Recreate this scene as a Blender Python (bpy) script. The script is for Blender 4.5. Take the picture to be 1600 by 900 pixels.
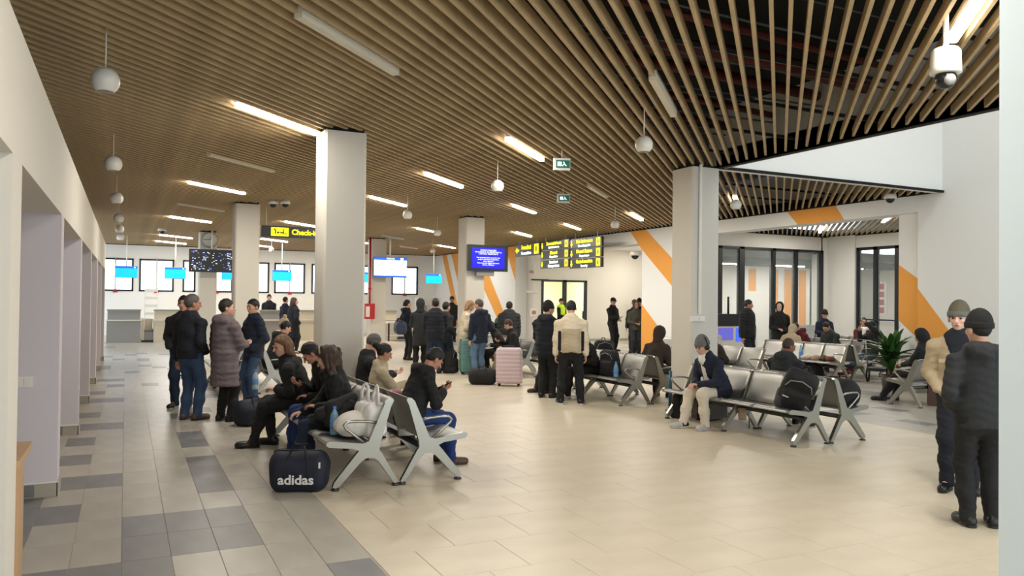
import bpy, bmesh, math, random
import numpy as np
from mathutils import Vector, Matrix
random.seed(7); RNG = np.random.RandomState(5)
S = bpy.context.scene; C = S.collection
for o in list(bpy.data.objects): bpy.data.objects.remove(o)
PI = math.pi
# ------------------------------------------------------------------ camera
EYE = np.array([0, 0, 1.7]); FOC = 1227.03; YAW, PITCH, ROLL = .456691, .0146369, .0110609
Fv = np.array([math.sin(YAW)*math.cos(PITCH), math.cos(YAW)*math.cos(PITCH), math.sin(PITCH)])
R0 = np.array([math.cos(YAW), -math.sin(YAW), 0]); U0 = np.cross(R0, Fv)
Rv = R0*math.cos(ROLL)+U0*math.sin(ROLL); Uv = -R0*math.sin(ROLL)+U0*math.cos(ROLL)
cam = bpy.data.cameras.new('camera'); co = bpy.data.objects.new('camera', cam); C.objects.link(co)
co.matrix_world = Matrix(((Rv[0], Uv[0], -Fv[0], EYE[0]), (Rv[1], Uv[1], -Fv[1], EYE[1]), (Rv[2], Uv[2], -Fv[2], EYE[2]), (0, 0, 0, 1)))
cam.sensor_width = 36; cam.lens = FOC*36/1600; cam.clip_start = .05; cam.clip_end = 300
S.camera = co
# ------------------------------------------------------------------ world, exposure
w = bpy.data.worlds.new('world'); S.world = w; w.use_nodes = True
w.node_tree.nodes['Background'].inputs[0].default_value = (.78, .90, 1.0, 1)
w.node_tree.nodes['Background'].inputs[1].default_value = 2.3
S.view_settings.view_transform = 'Standard'; S.view_settings.look = 'None'
S.view_settings.exposure = 0.34; S.view_settings.gamma = 1.0
TUBE_W = 52.0; TUBE_COL = (1.0, .945, .85); TUBE_EMIT = 16.0
H = 3.85                                   # underside of the slat ceiling
# ------------------------------------------------------------------ materials
MATS = {}
def srgb(c):
    return tuple((v/12.92 if v <= .04045 else ((v+.055)/1.055)**2.4) for v in c)
def mat(name, col, rough=.6, metal=0, emit=0, noise=0, nscale=8, bump=0, bscale=60, trans=0, spec=.5, alpha=1, stretch=None):
    if name in MATS: return MATS[name]
    m = bpy.data.materials.new(name); m.use_nodes = True; nt = m.node_tree; b = nt.nodes['Principled BSDF']
    c = srgb(col)+(1,)
    b.inputs['Base Color'].default_value = c; b.inputs['Roughness'].default_value = rough; b.inputs['Metallic'].default_value = metal
    b.inputs['Specular IOR Level'].default_value = spec
    if trans: b.inputs['Transmission Weight'].default_value = trans; b.inputs['IOR'].default_value = 1.3
    if alpha < 1: b.inputs['Alpha'].default_value = alpha
    if emit: b.inputs['Emission Color'].default_value = c; b.inputs['Emission Strength'].default_value = emit
    if noise or bump:
        tc = nt.nodes.new('ShaderNodeTexCoord'); mp = nt.nodes.new('ShaderNodeMapping')
        nt.links.new(tc.outputs['Object'], mp.inputs[0])
        if stretch: mp.inputs['Scale'].default_value = stretch
    if noise:
        n = nt.nodes.new('ShaderNodeTexNoise'); n.inputs['Scale'].default_value = nscale; n.inputs['Detail'].default_value = 4
        nt.links.new(mp.outputs[0], n.inputs['Vector'])
        r = nt.nodes.new('ShaderNodeValToRGB'); r.color_ramp.elements[0].position = .3; r.color_ramp.elements[1].position = .7
        r.color_ramp.elements[0].color = tuple(v*(1-noise) for v in c[:3])+(1,); r.color_ramp.elements[1].color = tuple(min(1, v*(1+noise)) for v in c[:3])+(1,)
        nt.links.new(n.outputs['Fac'], r.inputs[0]); nt.links.new(r.outputs[0], b.inputs['Base Color'])
    if bump:
        n2 = nt.nodes.new('ShaderNodeTexNoise'); n2.inputs['Scale'].default_value = bscale; n2.inputs['Detail'].default_value = 3
        nt.links.new(mp.outputs[0], n2.inputs['Vector'])
        bp = nt.nodes.new('ShaderNodeBump'); bp.inputs['Strength'].default_value = bump; bp.inputs['Distance'].default_value = .01
        nt.links.new(n2.outputs['Fac'], bp.inputs['Height']); nt.links.new(bp.outputs[0], b.inputs['Normal'])
    MATS[name] = m; return m
WALL = mat('wall_paint', (.88, .86, .82), .8, bump=.05, bscale=90)
WALLW = mat('wall_white', (.93, .93, .92), .8, bump=.05, bscale=90)
COLM = mat('column_paint', (.82, .80, .76), .75, bump=.05, bscale=90)
ORG = mat('orange_paint', (.93, .64, .28), .75, bump=.05, bscale=90)
BLK = mat('black_frame', (.11, .13, .15), .45)
VOID = mat('plenum_black', (.05, .055, .06), .9)
SLAT = mat('slat_wood', (.70, .61, .46), .55, noise=.14, nscale=3, stretch=(1, 1, 1))
TILEG = mat('tile_grey', (.68, .66, .62), .33, noise=.10, nscale=2.2, bump=.03, bscale=20, stretch=(2.5, .8, 1))
TILED = mat('tile_dark_grey', (.475, .475, .48), .36, noise=.12, nscale=3, stretch=(2.5, .8, 1))
TILEB = mat('tile_beige', (.82, .775, .69), .38, noise=.06, nscale=1.6, bump=.02, bscale=14, stretch=(1, 2.2, 1))
GROUT = mat('grout', (.74, .71, .65), .8)
STEEL = mat('brushed_steel', (.72, .72, .70), .32, 1, bump=.06, bscale=150, stretch=(1, 12, 1))
CHROME = mat('polished_aluminium', (.66, .66, .63), .30, .95)
PERF = mat('perforated_steel', (.66, .655, .64), .42, .75)
DARKSTEEL = mat('dark_back_panel', (.28, .28, .28), .45, .6)
RUBBER = mat('black_rubber', (.05, .05, .05), .6)
WPL = mat('white_plastic', (.90, .89, .86), .35)
GREYPL = mat('grey_plastic', (.55, .55, .54), .5)
GLASS = mat('glass', (.92, .97, .98), .03, alpha=.14)
SKYGL = mat('window_glass', (.85, .94, 1), .05, alpha=.12)
LIT = mat('tube_light_on', (1.0, .95, .86), .5, emit=TUBE_EMIT)
UNLIT = mat('tube_light_off', (.84, .81, .74), .4)
SCRB = mat('screen_blue', (.02, .62, .98), .4, emit=1.1)
SCRB2 = mat('screen_header_blue', (.05, .35, .80), .4, emit=.9)
SCRN = mat('screen_navy', (.03, .02, .80), .4, emit=1.3)
SCRW = mat('screen_white', (.93, .97, 1), .4, emit=1.1)
YEL = mat('sign_yellow', (.98, .93, .05), .5, emit=.9)
YEL2 = mat('sign_amber', (.98, .80, .05), .5, emit=.9)
SGW = mat('sign_white', (.93, .97, 1), .5, emit=.8)
SGB = mat('sign_black', (.10, .12, .11), .35)
RED = mat('red_enamel', (.72, .08, .10), .4)
WOODP = mat('light_wood', (.76, .63, .48), .5, noise=.1, nscale=5, stretch=(1, 1, .15))
CTR = mat('counter_grey', (.55, .545, .53), .5)
CTRB = mat('counter_beige', (.80, .76, .68), .5)
# ------------------------------------------------------------------ mesh building
class MB:
    def __init__(s): s.v = []; s.f = []; s.m = []; s.sm = []
    def add(s, vs, fs, mi=0, smooth=False):
        n = len(s.v); s.v += [tuple(map(float, q)) for q in vs]
        s.f += [tuple(n+i for i in q) for q in fs]; s.m += [mi]*len(fs); s.sm += [smooth]*len(fs); return s
    def box(s, x0, x1, y0, y1, z0, z1, mi=0):
        return s.add([(x0, y0, z0), (x1, y0, z0), (x1, y1, z0), (x0, y1, z0), (x0, y0, z1), (x1, y0, z1), (x1, y1, z1), (x0, y1, z1)],
                     [(0, 3, 2, 1), (4, 5, 6, 7), (0, 1, 5, 4), (1, 2, 6, 5), (2, 3, 7, 6), (3, 0, 4, 7)], mi)
    def prism(s, poly, axis, a, b, mi=0):
        # poly: 2D points in the plane perpendicular to axis (0: y,z  1: x,z  2: x,y)
        def p(q, t): return (t, q[0], q[1]) if axis == 0 else (q[0], t, q[1]) if axis == 1 else (q[0], q[1], t)
        n = len(poly); vs = [p(q, a) for q in poly]+[p(q, b) for q in poly]
        fs = [tuple(range(n)), tuple(range(2*n-1, n-1, -1))]+[(i, i+n, (i+1) % n+n, (i+1) % n) for i in range(n)]
        return s.add(vs, fs, mi)
    def tube(s, pts, r, n=8, mi=0, close=True, squash=None):
        pts = [np.array(p, float) for p in pts]; k = len(pts); rs = r if hasattr(r, '__len__') else [r]*k
        vs = []; up = None
        for i, p in enumerate(pts):
            t = pts[min(i+1, k-1)]-pts[max(i-1, 0)]; t /= np.linalg.norm(t)+1e-9
            if up is None: up = np.array([0, 0, 1.]) if abs(t[2]) < .9 else np.array([1., 0, 0])
            u = np.cross(t, up); u /= np.linalg.norm(u)+1e-9; v = np.cross(u, t); up = v
            for j in range(n):
                a = 2*PI*j/n; vs.append(p+rs[i]*(math.cos(a)*u+math.sin(a)*v*(squash or 1)))
        fs = [(i*n+j, i*n+(j+1) % n, (i+1)*n+(j+1) % n, (i+1)*n+j) for i in range(k-1) for j in range(n)]
        s.add(vs, fs, mi, True)
        if close:
            m = len(s.v)-len(vs); s.f += [tuple(m+j for j in range(n-1, -1, -1)), tuple(m+(k-1)*n+j for j in range(n))]; s.m += [mi]*2; s.sm += [False]*2
        return s
    def cyl(s, x, y, z0, z1, r, n=20, mi=0): return s.tube([(x, y, z0), (x, y, z1)], r, n, mi)
    def lathe(s, prof, n=20, c=(0, 0, 0), mi=0):
        vs = [(c[0]+r*math.cos(2*PI*j/n), c[1]+r*math.sin(2*PI*j/n), c[2]+z) for r, z in prof for j in range(n)]
        k = len(prof); fs = [(i*n+j, i*n+(j+1) % n, (i+1)*n+(j+1) % n, (i+1)*n+j) for i in range(k-1) for j in range(n)]
        return s.add(vs, fs, mi, True)
    def mesh(s, name, mats):
        me = bpy.data.meshes.new(name); me.from_pydata(s.v, [], s.f)
        for m in (mats if isinstance(mats, (list, tuple)) else [mats]): me.materials.append(m)
        me.polygons.foreach_set('material_index', s.m); me.polygons.foreach_set('use_smooth', s.sm)
        bm = bmesh.new(); bm.from_mesh(me); bmesh.ops.recalc_face_normals(bm, faces=bm.faces); bm.to_mesh(me); bm.free()
        me.update(); return me
    def build(s, name, mats, parent=None, loc=(0, 0, 0), rz=0, **k): return link(name, s.mesh(name, mats), parent, loc, rz, **k)
def link(name, me, parent=None, loc=(0, 0, 0), rz=0, label=None, cat=None, group=None, kind=None):
    o = bpy.data.objects.new(name, me); C.objects.link(o); o.location = loc; o.rotation_euler = (0, 0, rz)
    if parent: o.parent = parent
    if label: o['label'] = label
    if cat: o['category'] = cat
    if group: o['group'] = group
    if kind: o['kind'] = kind
    return o
def empty(name, label, cat, loc, rz=0, group=None): return link(name, None, None, loc, rz, label, cat, group)
def bx(name, m, x0, x1, y0, y1, z0, z1, parent=None, **k): return MB().box(x0, x1, y0, y1, z0, z1).build(name, m, parent, **k)
def st(name, mb, m, parent=None, kind='structure'): return mb.build(name, m, parent, kind=kind if parent is None else None)
def text_mesh(body, size, m, parent, loc, rot, name='lettering', align='CENTER', bold=0.0, ext=.003, sx=1):
    cu = bpy.data.curves.new(name, 'FONT'); cu.body = body; cu.size = size; cu.align_x = align; cu.align_y = 'CENTER'; cu.extrude = ext; cu.offset = bold; cu.resolution_u = 3
    t = bpy.data.objects.new('t', cu); C.objects.link(t); dg = bpy.context.evaluated_depsgraph_get()
    me = bpy.data.meshes.new_from_object(t.evaluated_get(dg)); bpy.data.objects.remove(t)
    me.name = name; me.materials.clear(); me.materials.append(m)
    o = link(name, me, parent, loc); o.rotation_euler = rot; o.scale = (sx, 1, 1); return o
# ------------------------------------------------------------------ implicit surfaces (bodies, clothes, soft bags)
def cap(a, b, ra, rb=None, n=None, k=1.0): return ('c', np.array(a, float), np.array(b, float), ra, ra if rb is None else rb, n, k)
def ell(c, r, fr=None): return ('e', np.array(c, float), np.array(r, float), np.eye(3) if fr is None else np.array(fr, float))
def rbox(c, h, r, fr=None): return ('b', np.array(c, float), np.array(h, float), r, np.eye(3) if fr is None else np.array(fr, float))
def dist(P, pr):
    if pr[0] == 'c':
        _, a, b, ra, rb, n, k = pr; q = P-a; ab = b-a
        if n is not None:
            n = np.array(n, float); q = q+((q@n)*(k-1))[:, None]*n; ab = ab+(ab@n)*(k-1)*n
        t = np.clip((q@ab)/max(ab@ab, 1e-9), 0, 1)
        return np.linalg.norm(q-t[:, None]*ab, axis=1)-(ra+(rb-ra)*t)
    if pr[0] == 'e':
        q = (P-pr[1])@pr[3].T/pr[2]; l = np.linalg.norm(q, axis=1); g = np.linalg.norm(q/pr[2], axis=1)+1e-9
        return l*(l-1)/g
    q = np.abs((P-pr[1])@pr[4].T)-(pr[2]-pr[3])
    return np.linalg.norm(np.maximum(q, 0), axis=1)+np.minimum(q.max(1), 0)-pr[3]
def bounds(prims):
    lo = []; hi = []
    for p in prims:
        if p[0] == 'c': r = max(p[3], p[4]); lo.append(np.minimum(p[1], p[2])-r); hi.append(np.maximum(p[1], p[2])+r)
        elif p[0] == 'e': r = p[2].max(); lo.append(p[1]-r); hi.append(p[1]+r)
        else: r = np.linalg.norm(p[2]); lo.append(p[1]-r); hi.append(p[1]+r)
    return np.min(lo, 0), np.max(hi, 0)
def field(P, prims, sm):
    d = None
    for p in prims:
        e = dist(P, p)
        if d is None: d = e
        else:
            h = np.maximum(sm-np.abs(d-e), 0)/sm; d = np.minimum(d, e)-h*h*sm*.25
    return d
def sdf(prims, h, sm=.03, post=None, fn=None):
    """one closed surface around the blended shapes (surface nets); returns vertices, quads"""
    lo, hi = bounds(prims); lo = lo-h*2.2; hi = hi+h*2.2
    n = np.ceil((hi-lo)/h).astype(int)+1
    ax = [lo[i]+h*np.arange(n[i]) for i in range(3)]
    G = np.stack(np.meshgrid(*ax, indexing='ij'), -1).reshape(-1, 3)
    D = field(G, prims, sm) if fn is None else fn(G)
    if post is not None: D = post(G, D)
    D = D.reshape(n); ins = D < 0
    c = np.zeros(tuple(n-1), int)
    for dx in (0, 1):
        for dy in (0, 1):
            for dz in (0, 1): c += ins[dx:n[0]-1+dx, dy:n[1]-1+dy, dz:n[2]-1+dz]
    act = (c > 0) & (c < 8); idx = -np.ones(act.shape, int); ci = np.argwhere(act); idx[act] = np.arange(len(ci))
    acc = np.zeros((len(ci), 3)); cnt = np.zeros(len(ci)); K = [(a, b, e) for a in (0, 1) for b in (0, 1) for e in (0, 1)]
    for a in K:
        for ax_ in range(3):
            if a[ax_] == 1: continue
            b = list(a); b[ax_] = 1
            da = D[ci[:, 0]+a[0], ci[:, 1]+a[1], ci[:, 2]+a[2]]; db = D[ci[:, 0]+b[0], ci[:, 1]+b[1], ci[:, 2]+b[2]]
            m = (da < 0) != (db < 0); t = np.where(m, da/np.where(m, da-db, 1), 0)
            pt = np.tile(np.array(a, float), (len(ci), 1)); pt[:, ax_] += t
            acc[m] += pt[m]; cnt[m] += 1
    V = lo+h*(ci+acc/np.maximum(cnt, 1)[:, None]); Q = []
    for ax_ in range(3):
        o1, o2 = [(1, 2), (2, 0), (0, 1)][ax_]
        sl0 = [slice(1, -1)]*3; sl1 = [slice(1, -1)]*3; sl0[ax_] = slice(0, -1); sl1[ax_] = slice(1, None)
        A = ins[tuple(sl0)]; B = ins[tuple(sl1)]; e = np.argwhere(A != B)
        if not len(e): continue
        fl = A[tuple(e.T)]; off = np.array([1, 1, 1]); off[ax_] = 0; e = e+off
        def g(i, j):
            q = e.copy(); q[:, o1] -= i; q[:, o2] -= j; return idx[tuple(q.T)]
        q = np.stack([g(1, 1), g(0, 1), g(0, 0), g(1, 0)], 1); q[~fl] = q[~fl][:, ::-1]; Q.append(q)
    return V, np.concatenate(Q)
def np_mesh(name, parts, mats):
    """parts: list of (V, Q, material index)"""
    V = []; Q = []; M = []; n = 0
    for v, q, mi in parts: V.append(v); Q.append(q+n); M += [mi]*len(q); n += len(v)
    V = np.concatenate(V); Q = np.concatenate(Q); me = bpy.data.meshes.new(name)
    me.vertices.add(len(V)); me.vertices.foreach_set('co', V.astype(np.float32).ravel())
    me.loops.add(Q.size); me.loops.foreach_set('vertex_index', Q.astype(np.int32).ravel())
    me.polygons.add(len(Q)); me.polygons.foreach_set('loop_start', np.arange(0, Q.size, 4, dtype=np.int32)); me.polygons.foreach_set('loop_total', np.full(len(Q), 4, dtype=np.int32))
    me.polygons.foreach_set('material_index', M); me.polygons.foreach_set('use_smooth', [True]*len(Q))
    for m in (mats if isinstance(mats, (list, tuple)) else [mats]): me.materials.append(m)
    me.update(calc_edges=True); me.validate(); return me
def soft(name, prims, m, h=.012, sm=.03, parent=None, post=None, fn=None, **k):
    V, Q = sdf(prims, h, sm, post, fn); return link(name, np_mesh(name, [(V, Q, 0)], m), parent, **k)
def wob(P, f, seed=0):
    a = P*f+seed; return (np.sin(a[:, 0]+1.7*np.sin(a[:, 1]*.7))*np.sin(a[:, 1]*1.1+seed)+np.sin(a[:, 2]*1.3+2*np.sin(a[:, 0]*.6)))*.5
# ================================================================== STRUCTURE
X0, XR, YB, YF = -2.9, 13.9, 37.0, -3.5
st('floor', MB().box(X0-.2, 31, YF, YB+.2, -.12, -.004), GROUT)
FLOOR = bpy.data.objects['floor']
# floor tiles: grey 30x60 at the sides with scattered dark ones, beige 60x60 laid in running bond between
GX, GY = .2935, .56; XA, XB = 1.478, 9.47
darkset = set()
for (x0, x1, y0, y1) in [(0, .87, 5.6, 6.72), (-.59, -.3, 6.72, 7.28), (-.59, 0, 7.84, 8.4), (-.59, -.3, 8.96, 9.52), (.58, .87, 7.28, 8.96), (.58, .87, 9.52, 10.64), (-.88, .3, 5.04, 5.6),
                         (-.88, -.59, 5.04, 8.4), (.58, .87, 11.76, 12.3), (-.59, -.3, 10.08, 10.64), (-.59, 0, 11.2, 11.76), (-.59, -.3, 12.32, 12.88), (-.59, .0, 14, 14.56), (-.59, -.3, 15.1, 15.68), (-.59, .0, 17.4, 17.9), (.3, .58, 16.2, 16.8), (1.16, 1.45, 4.48, 5.04)]:
    for i in range(round((x0+.5873)/GX), round((x1+.5873)/GX)):
        for j in range(round(y0/GY), round(y1/GY)): darkset.add((i, j))
rt = random.Random(3)
tiles = []
def tile(x0, x1, y0, y1, kind):
    v = np.array([(x0+x1)/2, (y0+y1)/2, 0])-EYE; d = v@Fv
    px, py = 800+FOC*(v@Rv)/max(d, .1), 450-FOC*(v@Uv)/max(d, .1)
    vis = d > .5 and -60 < px < 1660 and 440 < py < 960
    tiles.append((d if vis else 99+abs(d), x0, x1, y0, y1, kind))
j0, j1 = int(YF/GY), int(YB/GY)+1
for j in range(j0, j1):
    y = j*GY
    for i in range(-8, 7):
        x = -.5873+i*GX
        dk = (i, j) in darkset or (j > 21 and rt.random() < .10) or (i < -1 and rt.random() < .25)
        tile(x, x+GX, y, y+GY, 1 if dk else 0)
    x = XA-(GX if j % 2 == 0 else 0)
    while x < XB:
        a, b = max(x, XA), min(x+2*GX, XB)
        if b-a > .02: tile(a, b, y, y+GY, 2)
        x += 2*GX
    x = XB; i = 0
    while x < XR+.0 if y < 10.5 else x < (20.6 if y < 18.5 else 22):
        dk = 7 < y and (i % 9 in (1, 2, 5)) and (j % 3 == 0 or rt.random() < .12)
        tile(x, x+GX, y, y+GY, 1 if dk else 0); x += GX; i += 1
tiles.sort()
shared = {}
rest = MB()
for n, (d, x0, x1, y0, y1, k) in enumerate(tiles):
    a, b = (x1-x0)/2-.0016, (y1-y0)/2-.0016
    if n < 296 and d < 90:
        key = (round(a, 4), round(b, 4), k)
        if key not in shared:
            e = .0012
            shared[key] = MB().add([(-a, -b, -.004), (a, -b, -.004), (a, b, -.004), (-a, b, -.004), (-a, -b, -e), (a, -b, -e), (a, b, -e), (-a, b, -e), (-a+e, -b+e, 0), (a-e, -b+e, 0), (a-e, b-e, 0), (-a+e, b-e, 0)],
                [(0, 1, 5, 4), (1, 2, 6, 5), (2, 3, 7, 6), (3, 0, 4, 7), (4, 5, 9, 8), (5, 6, 10, 9), (6, 7, 11, 10), (7, 4, 8, 11), (8, 9, 10, 11)]).mesh('tile', [TILEG, TILED, TILEB][k])
        link('tile', shared[key], FLOOR, ((x0+x1)/2, (y0+y1)/2, 0))
    else:
        x, y = (x0+x1)/2, (y0+y1)/2
        rest.add([(x-a, y-b, 0), (x+a, y-b, 0), (x+a, y+b, 0), (x-a, y+b, 0)], [(0, 1, 2, 3)], k)
rest.build('tile_field', [TILEG, TILED, TILEB], FLOOR, kind='stuff')
# ---- left wall of open bays: lintel, piers, partitions
b = MB(); b.box(X0-.15, -.5, YF, 23.3, 2.38, 3.04); b.box(X0-.15, X0, YF, 23.3, 0, 2.38)
st('wall_left', b, WALL); WL = bpy.data.objects['wall_left']
bays = [-1.4, 1.6, 4.45, 7.66, 10.9, 14.0, 17.0, 19.9, 22.9]
for i, y in enumerate(bays):
    t = .38 if i < 3 else .3
    st('wall_pier', MB().box(X0, -.5, y, y+t, 0, 2.38), WALL if i < 3 else mat('wall_lilac_light', (.83, .80, .82), .8), WL)  # farther piers carry the lavender light of the bays in their paint
    bb = MB(); bb.box(-1.4, -.492, y-.012, y, 0, .115, 0)
    bb.build('baseboard', mat('skirting_tile', (.66, .63, .57), .4), WL)
    if i >= 2: bx('baseboard_tile', TILED, -.86, -.66, y-.016, y-.011, .008, .108, WL)
    bx('baseboard', mat('skirting_tile', (.66, .63, .57), .4), -.5, -.488, y-.012, y+t, 0, .115, WL)
    bx('skirting_trim', WPL, -1.4, -.485, y-.016, y-.004, .115, .128, WL)
# desks inside the bays
for i, y in enumerate([4.84, 8.1, 11.3, 14.4, 17.4, 20.3]):
    e = empty('bay_desk', ['light wooden counter in the nearest bay on the left', 'light wooden counter in the second bay, top edge showing past the pier', 'light wooden counter in the third bay of the left wall',
              'light wooden counter in the fourth bay', 'light wooden counter in the fifth bay beyond the piers', 'farthest light wooden counter at the end of the bay wall'][i], 'counter', (-.9, y, 0), 0, 'counters in the wall bays')
    bx('counter_top', WOODP, -1.9, .41, .03, .66, .78, .82, e) if i == 0 else bx('counter_top', WOODP, -1.9, .3, .03, .8, .95, .99, e)
    z = .78 if i == 0 else .95
    bx('front_panel', WOODP, .22+.1*(i == 0), .26+.1*(i == 0), .06, .78, 0, z, e); bx('side_panel', WOODP, -1.9, .24, .7, .74, 0, z, e)
    if i == 0: bx('vertical_batten', WOODP, .36, .385, .3, .36, 0, z, e)
# light switch on the first partition
e = empty('light_switch', 'white double light switch on the pier face of the first bay', 'switch', (-.75, 7.66, .97))
bx('switch_plate', WPL, -.065, .065, -.012, 0, -.045, .045, e); bx('rocker', WPL, -.05, -.003, -.02, -.012, -.03, .03, e); bx('rocker', WPL, .003, .05, -.02, -.012, -.03, .03, e)
# ---- back wall with windows
WIN = [(-1.1, .27), (.49, 1.85), (2.2, 2.72), (2.9, 4.27), (4.5, 5.84), (6.07, 7.45), (7.75, 9.05), (9.32, 10.7), (11.62, 12.97)]
ZA, ZB = 1.87, 3.26
b = MB(); b.box(X0-.2, XR+.3, YB, YB+.25, 0, ZA); b.box(X0-.2, XR+.3, YB, YB+.25, ZB, H+.8)
xs = [X0-.2]+[v for a in WIN for v in a]+[XR+.3]
for i in range(0, len(xs), 2): b.box(xs[i], xs[i+1], YB, YB+.25, ZA, ZB)
st('wall_back', b, WALLW)
for i, (a, c) in enumerate(WIN):
    g = MB()
    for q in [(a, c, ZA, ZA+.07), (a, c, ZB-.07, ZB), (a, a+.07, ZA, ZB), (c-.07, c, ZA, ZB)]: g.box(q[0], q[1], YB-.03, YB+.06, q[2], q[3])
    f = st('window_%d' % (i+1), g, BLK)
    if c-a > .8:
        m = (a+c)/2; bx('mullion', WPL, m-.03, m+.03, YB, YB+.05, ZA+.07, ZB-.07, f)
        for (p, q) in [(a+.07, m-.03), (m+.03, c-.07)]: bx('pane', SKYGL, p, q, YB+.02, YB+.03, ZA+.07, ZB-.07, f)
        MB().cyl(m, YB-.05, ZA-.02, ZB+.05, .014, 8).build('blind_rod', WPL, f)
        MB().prism([(m-.1, ZA-.05), (m+.1, ZA-.05), (m+.05, ZA+.04), (m, ZA+.09), (m-.05, ZA+.04)], 1, YB-.07, YB-.035).build('red_handle', RED, f)
    else: bx('pane', SKYGL, a+.07, c-.07, YB+.02, YB+.03, ZA+.07, ZB-.07, f)
# ---- right wall: solid, portal, stub, beam opening, pier, tall atrium side
TH = .5
st('wall_right', MB().box(XR, XR+TH, 28, YB, 0, H+.8).box(XR, XR+TH, 19.45, 28, 3.42, H+.8).box(XR, XR+TH, 17.0, 19.45, 0, H+.8).box(XR, XR+TH, 10.8, 17.0, 3.5, H+.8)
   .box(XR+.12, XR+TH, 10.29, 10.8, 0, 3.5).box(XR, XR+TH, 10.29, 10.8, 3.5, H+.8).box(XR, XR+TH, YF, 10.29, 0, 7.4), WALLW)
WR = bpy.data.objects['wall_right']
def stripe(poly, x=XR): MB().prism(poly, 0, x-.006, x+.002).build('painted_stripe', ORG, WR)
stripe([(36.1, H), (35.5, H), (33.2, 0), (33.8, 0)]); stripe([(34.9, H), (32.9, H), (30.6, .3), (32.6, .3)]); stripe([(33.0, H), (31.6, H), (28.0, .12), (28.6, 0)])
stripe([(28.95, H), (28.0, H), (28.0, 2.45)]); stripe([(20.09, H), (19.3, H), (17, 2.2), (17, 1.38), (19.45, 3.24)])
stripe([(19.45, 1.61), (17.4, 0), (19.45, 0)]); stripe([(13.7, H), (12.29, H), (12.05, 3.5), (13.35, 3.5)])
stripe([(10.8, 2.49), (10.29, 2.14), (10.29, .95), (10.8, 1.37)], XR+.12); stripe([(10.29, 2.01), (8.65, 0), (9.25, 0), (10.29, .95)])
bx('baseboard', mat('skirting_tile', (.66, .63, .57), .4), XR-.012, XR, YF, 10.29, 0, .1, WR)
bx('baseboard', mat('skirting_tile', (.66, .63, .57), .4), XR-.012, XR, 17, 19.45, 0, .1, WR); bx('baseboard', mat('skirting_tile', (.66, .63, .57), .4), XR-.012, XR, 28, YB, 0, .1, WR)
# atrium upstand walls above the slat ceiling
st('wall_atrium', MB().box(8.55, XR, 9.78, 9.95, H-.02, 7.4).box(8.4, 8.56, YF, 9.95, H-.02, 7.4), WALLW)
st('ceiling_atrium', MB().box(8.4, XR+TH, YF, 9.95, 7.4, 7.5), WALLW)  # unseen roof added so less sky light falls into the atrium
# hall beyond the portal
PH = 3.62
st('wall_portal_end', MB().box(XR+TH, 15.05, 28, 28.2, 0, H).box(17.22, 23, 28, 28.2, 0, H).box(15.05, 17.22, 28, 28.2, 2.52, H).box(23, 23.2, 21.5, 28, 0, H)
   .box(XR+TH, 14.75, 27.4, 28.0, 0, 3.42), WALL)
st('ceiling_portal', MB().box(XR+TH, 23, 18.7, 28.2, H, H+.1), WALLW)
bx('baseboard_portal', mat('skirting_tile', (.66, .63, .57), .4), 17.3, 23, 27.985, 28, 0, .1)['kind'] = 'structure'
e = st('door_1', MB().box(15.05, 17.22, 27.95, 28.05, 2.44, 2.52).box(15.05, 15.17, 27.95, 28.05, 0, 2.52).box(16.08, 16.24, 27.95, 28.05, 0, 2.52).box(17.1, 17.22, 27.95, 28.05, 0, 2.52), BLK)
bx('pane', GLASS, 16.24, 17.1, 27.99, 28.01, .05, 2.44, e); bx('handle', BLK, 16.98, 17.05, 27.88, 27.94, .95, 1.25, e)
bx('transom', BLK, 14.3, 15.05, 27.36, 27.42, 2.46, 2.52, e)
RM = mat('lit_room_wall', (.93, .93, .84), .8)
st('wall_lit_room', MB().box(14.2, 14.4, 28.2, 32, 0, 3).box(18.4, 18.6, 28.2, 32, 0, 3).box(14.4, 18.4, 32, 32.2, 0, 3).box(14.2, 18.6, 28.2, 32.2, 3, 3.1), RM)
e = empty('ceiling_panel_light', 'bright panel light in the room behind the glass doors', 'light', (16.4, 29.6, 2.99))
bx('diffuser', mat('panel_light', (1, 1, .88), .5, emit=22), -.9, .9, -.6, .6, -.03, -.005, e)
bx('frame', WPL, -.93, .93, -.63, .63, -.02, 0, e)
# glass room and right-hand partition beyond the beam
st('wall_partition', MB().box(XR+TH, 15.9, 18.5, 18.65, 0, H).box(15.9, 20.35, 18.5, 18.65, 3.4, H).box(20.3, 20.7, 18.5, 18.9, 0, H).box(20.55, 20.7, 17.4, 18.5, 0, H).box(20.6, 20.75, 15.0, 17.45, 3.45, H).box(20.6, 20.75, 10.6, 15.0, 0, H)
   .box(XR+TH, 20.7, 10.4, 10.6, 0, H), WALLW)
st('wall_glass_room', MB().box(15.85, 16.0, 18.65, 21.6, 0, H).box(15.9, 26.5, 21.5, 21.65, 0, 3.3).box(26.4, 26.6, 10.5, 21.6, 0, 3.6).box(20.75, 26.5, 12.0, 12.2, 0, 3.6), WALLW)
st('ceiling_glass_room', MB().box(16.0, 26.5, 18.65, 21.6, 3.3, 3.4).box(20.75, 26.5, 12, 18.6, 3.75, 3.8), mat('grey_soffit', (.45, .46, .47), .8))
WG = bpy.data.objects['wall_glass_room']
for x, w_ in [(20.0, .34), (21.05, .36), (21.72, .40), (22.44, .36), (23.25, .4), (24.3, .4)]: bx('painted_stripe', ORG, x, x+w_, 21.49, 21.51, 2.1 if x < 20.5 else .1, 2.9, WG)
for k in range(9): bx('ceiling_baffle', BLK, 16.0, 26.4, 18.9+k*.3, 18.94+k*.3, 2.98, 3.12, bpy.data.objects['ceiling_glass_room'])
fr = MB()
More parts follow.
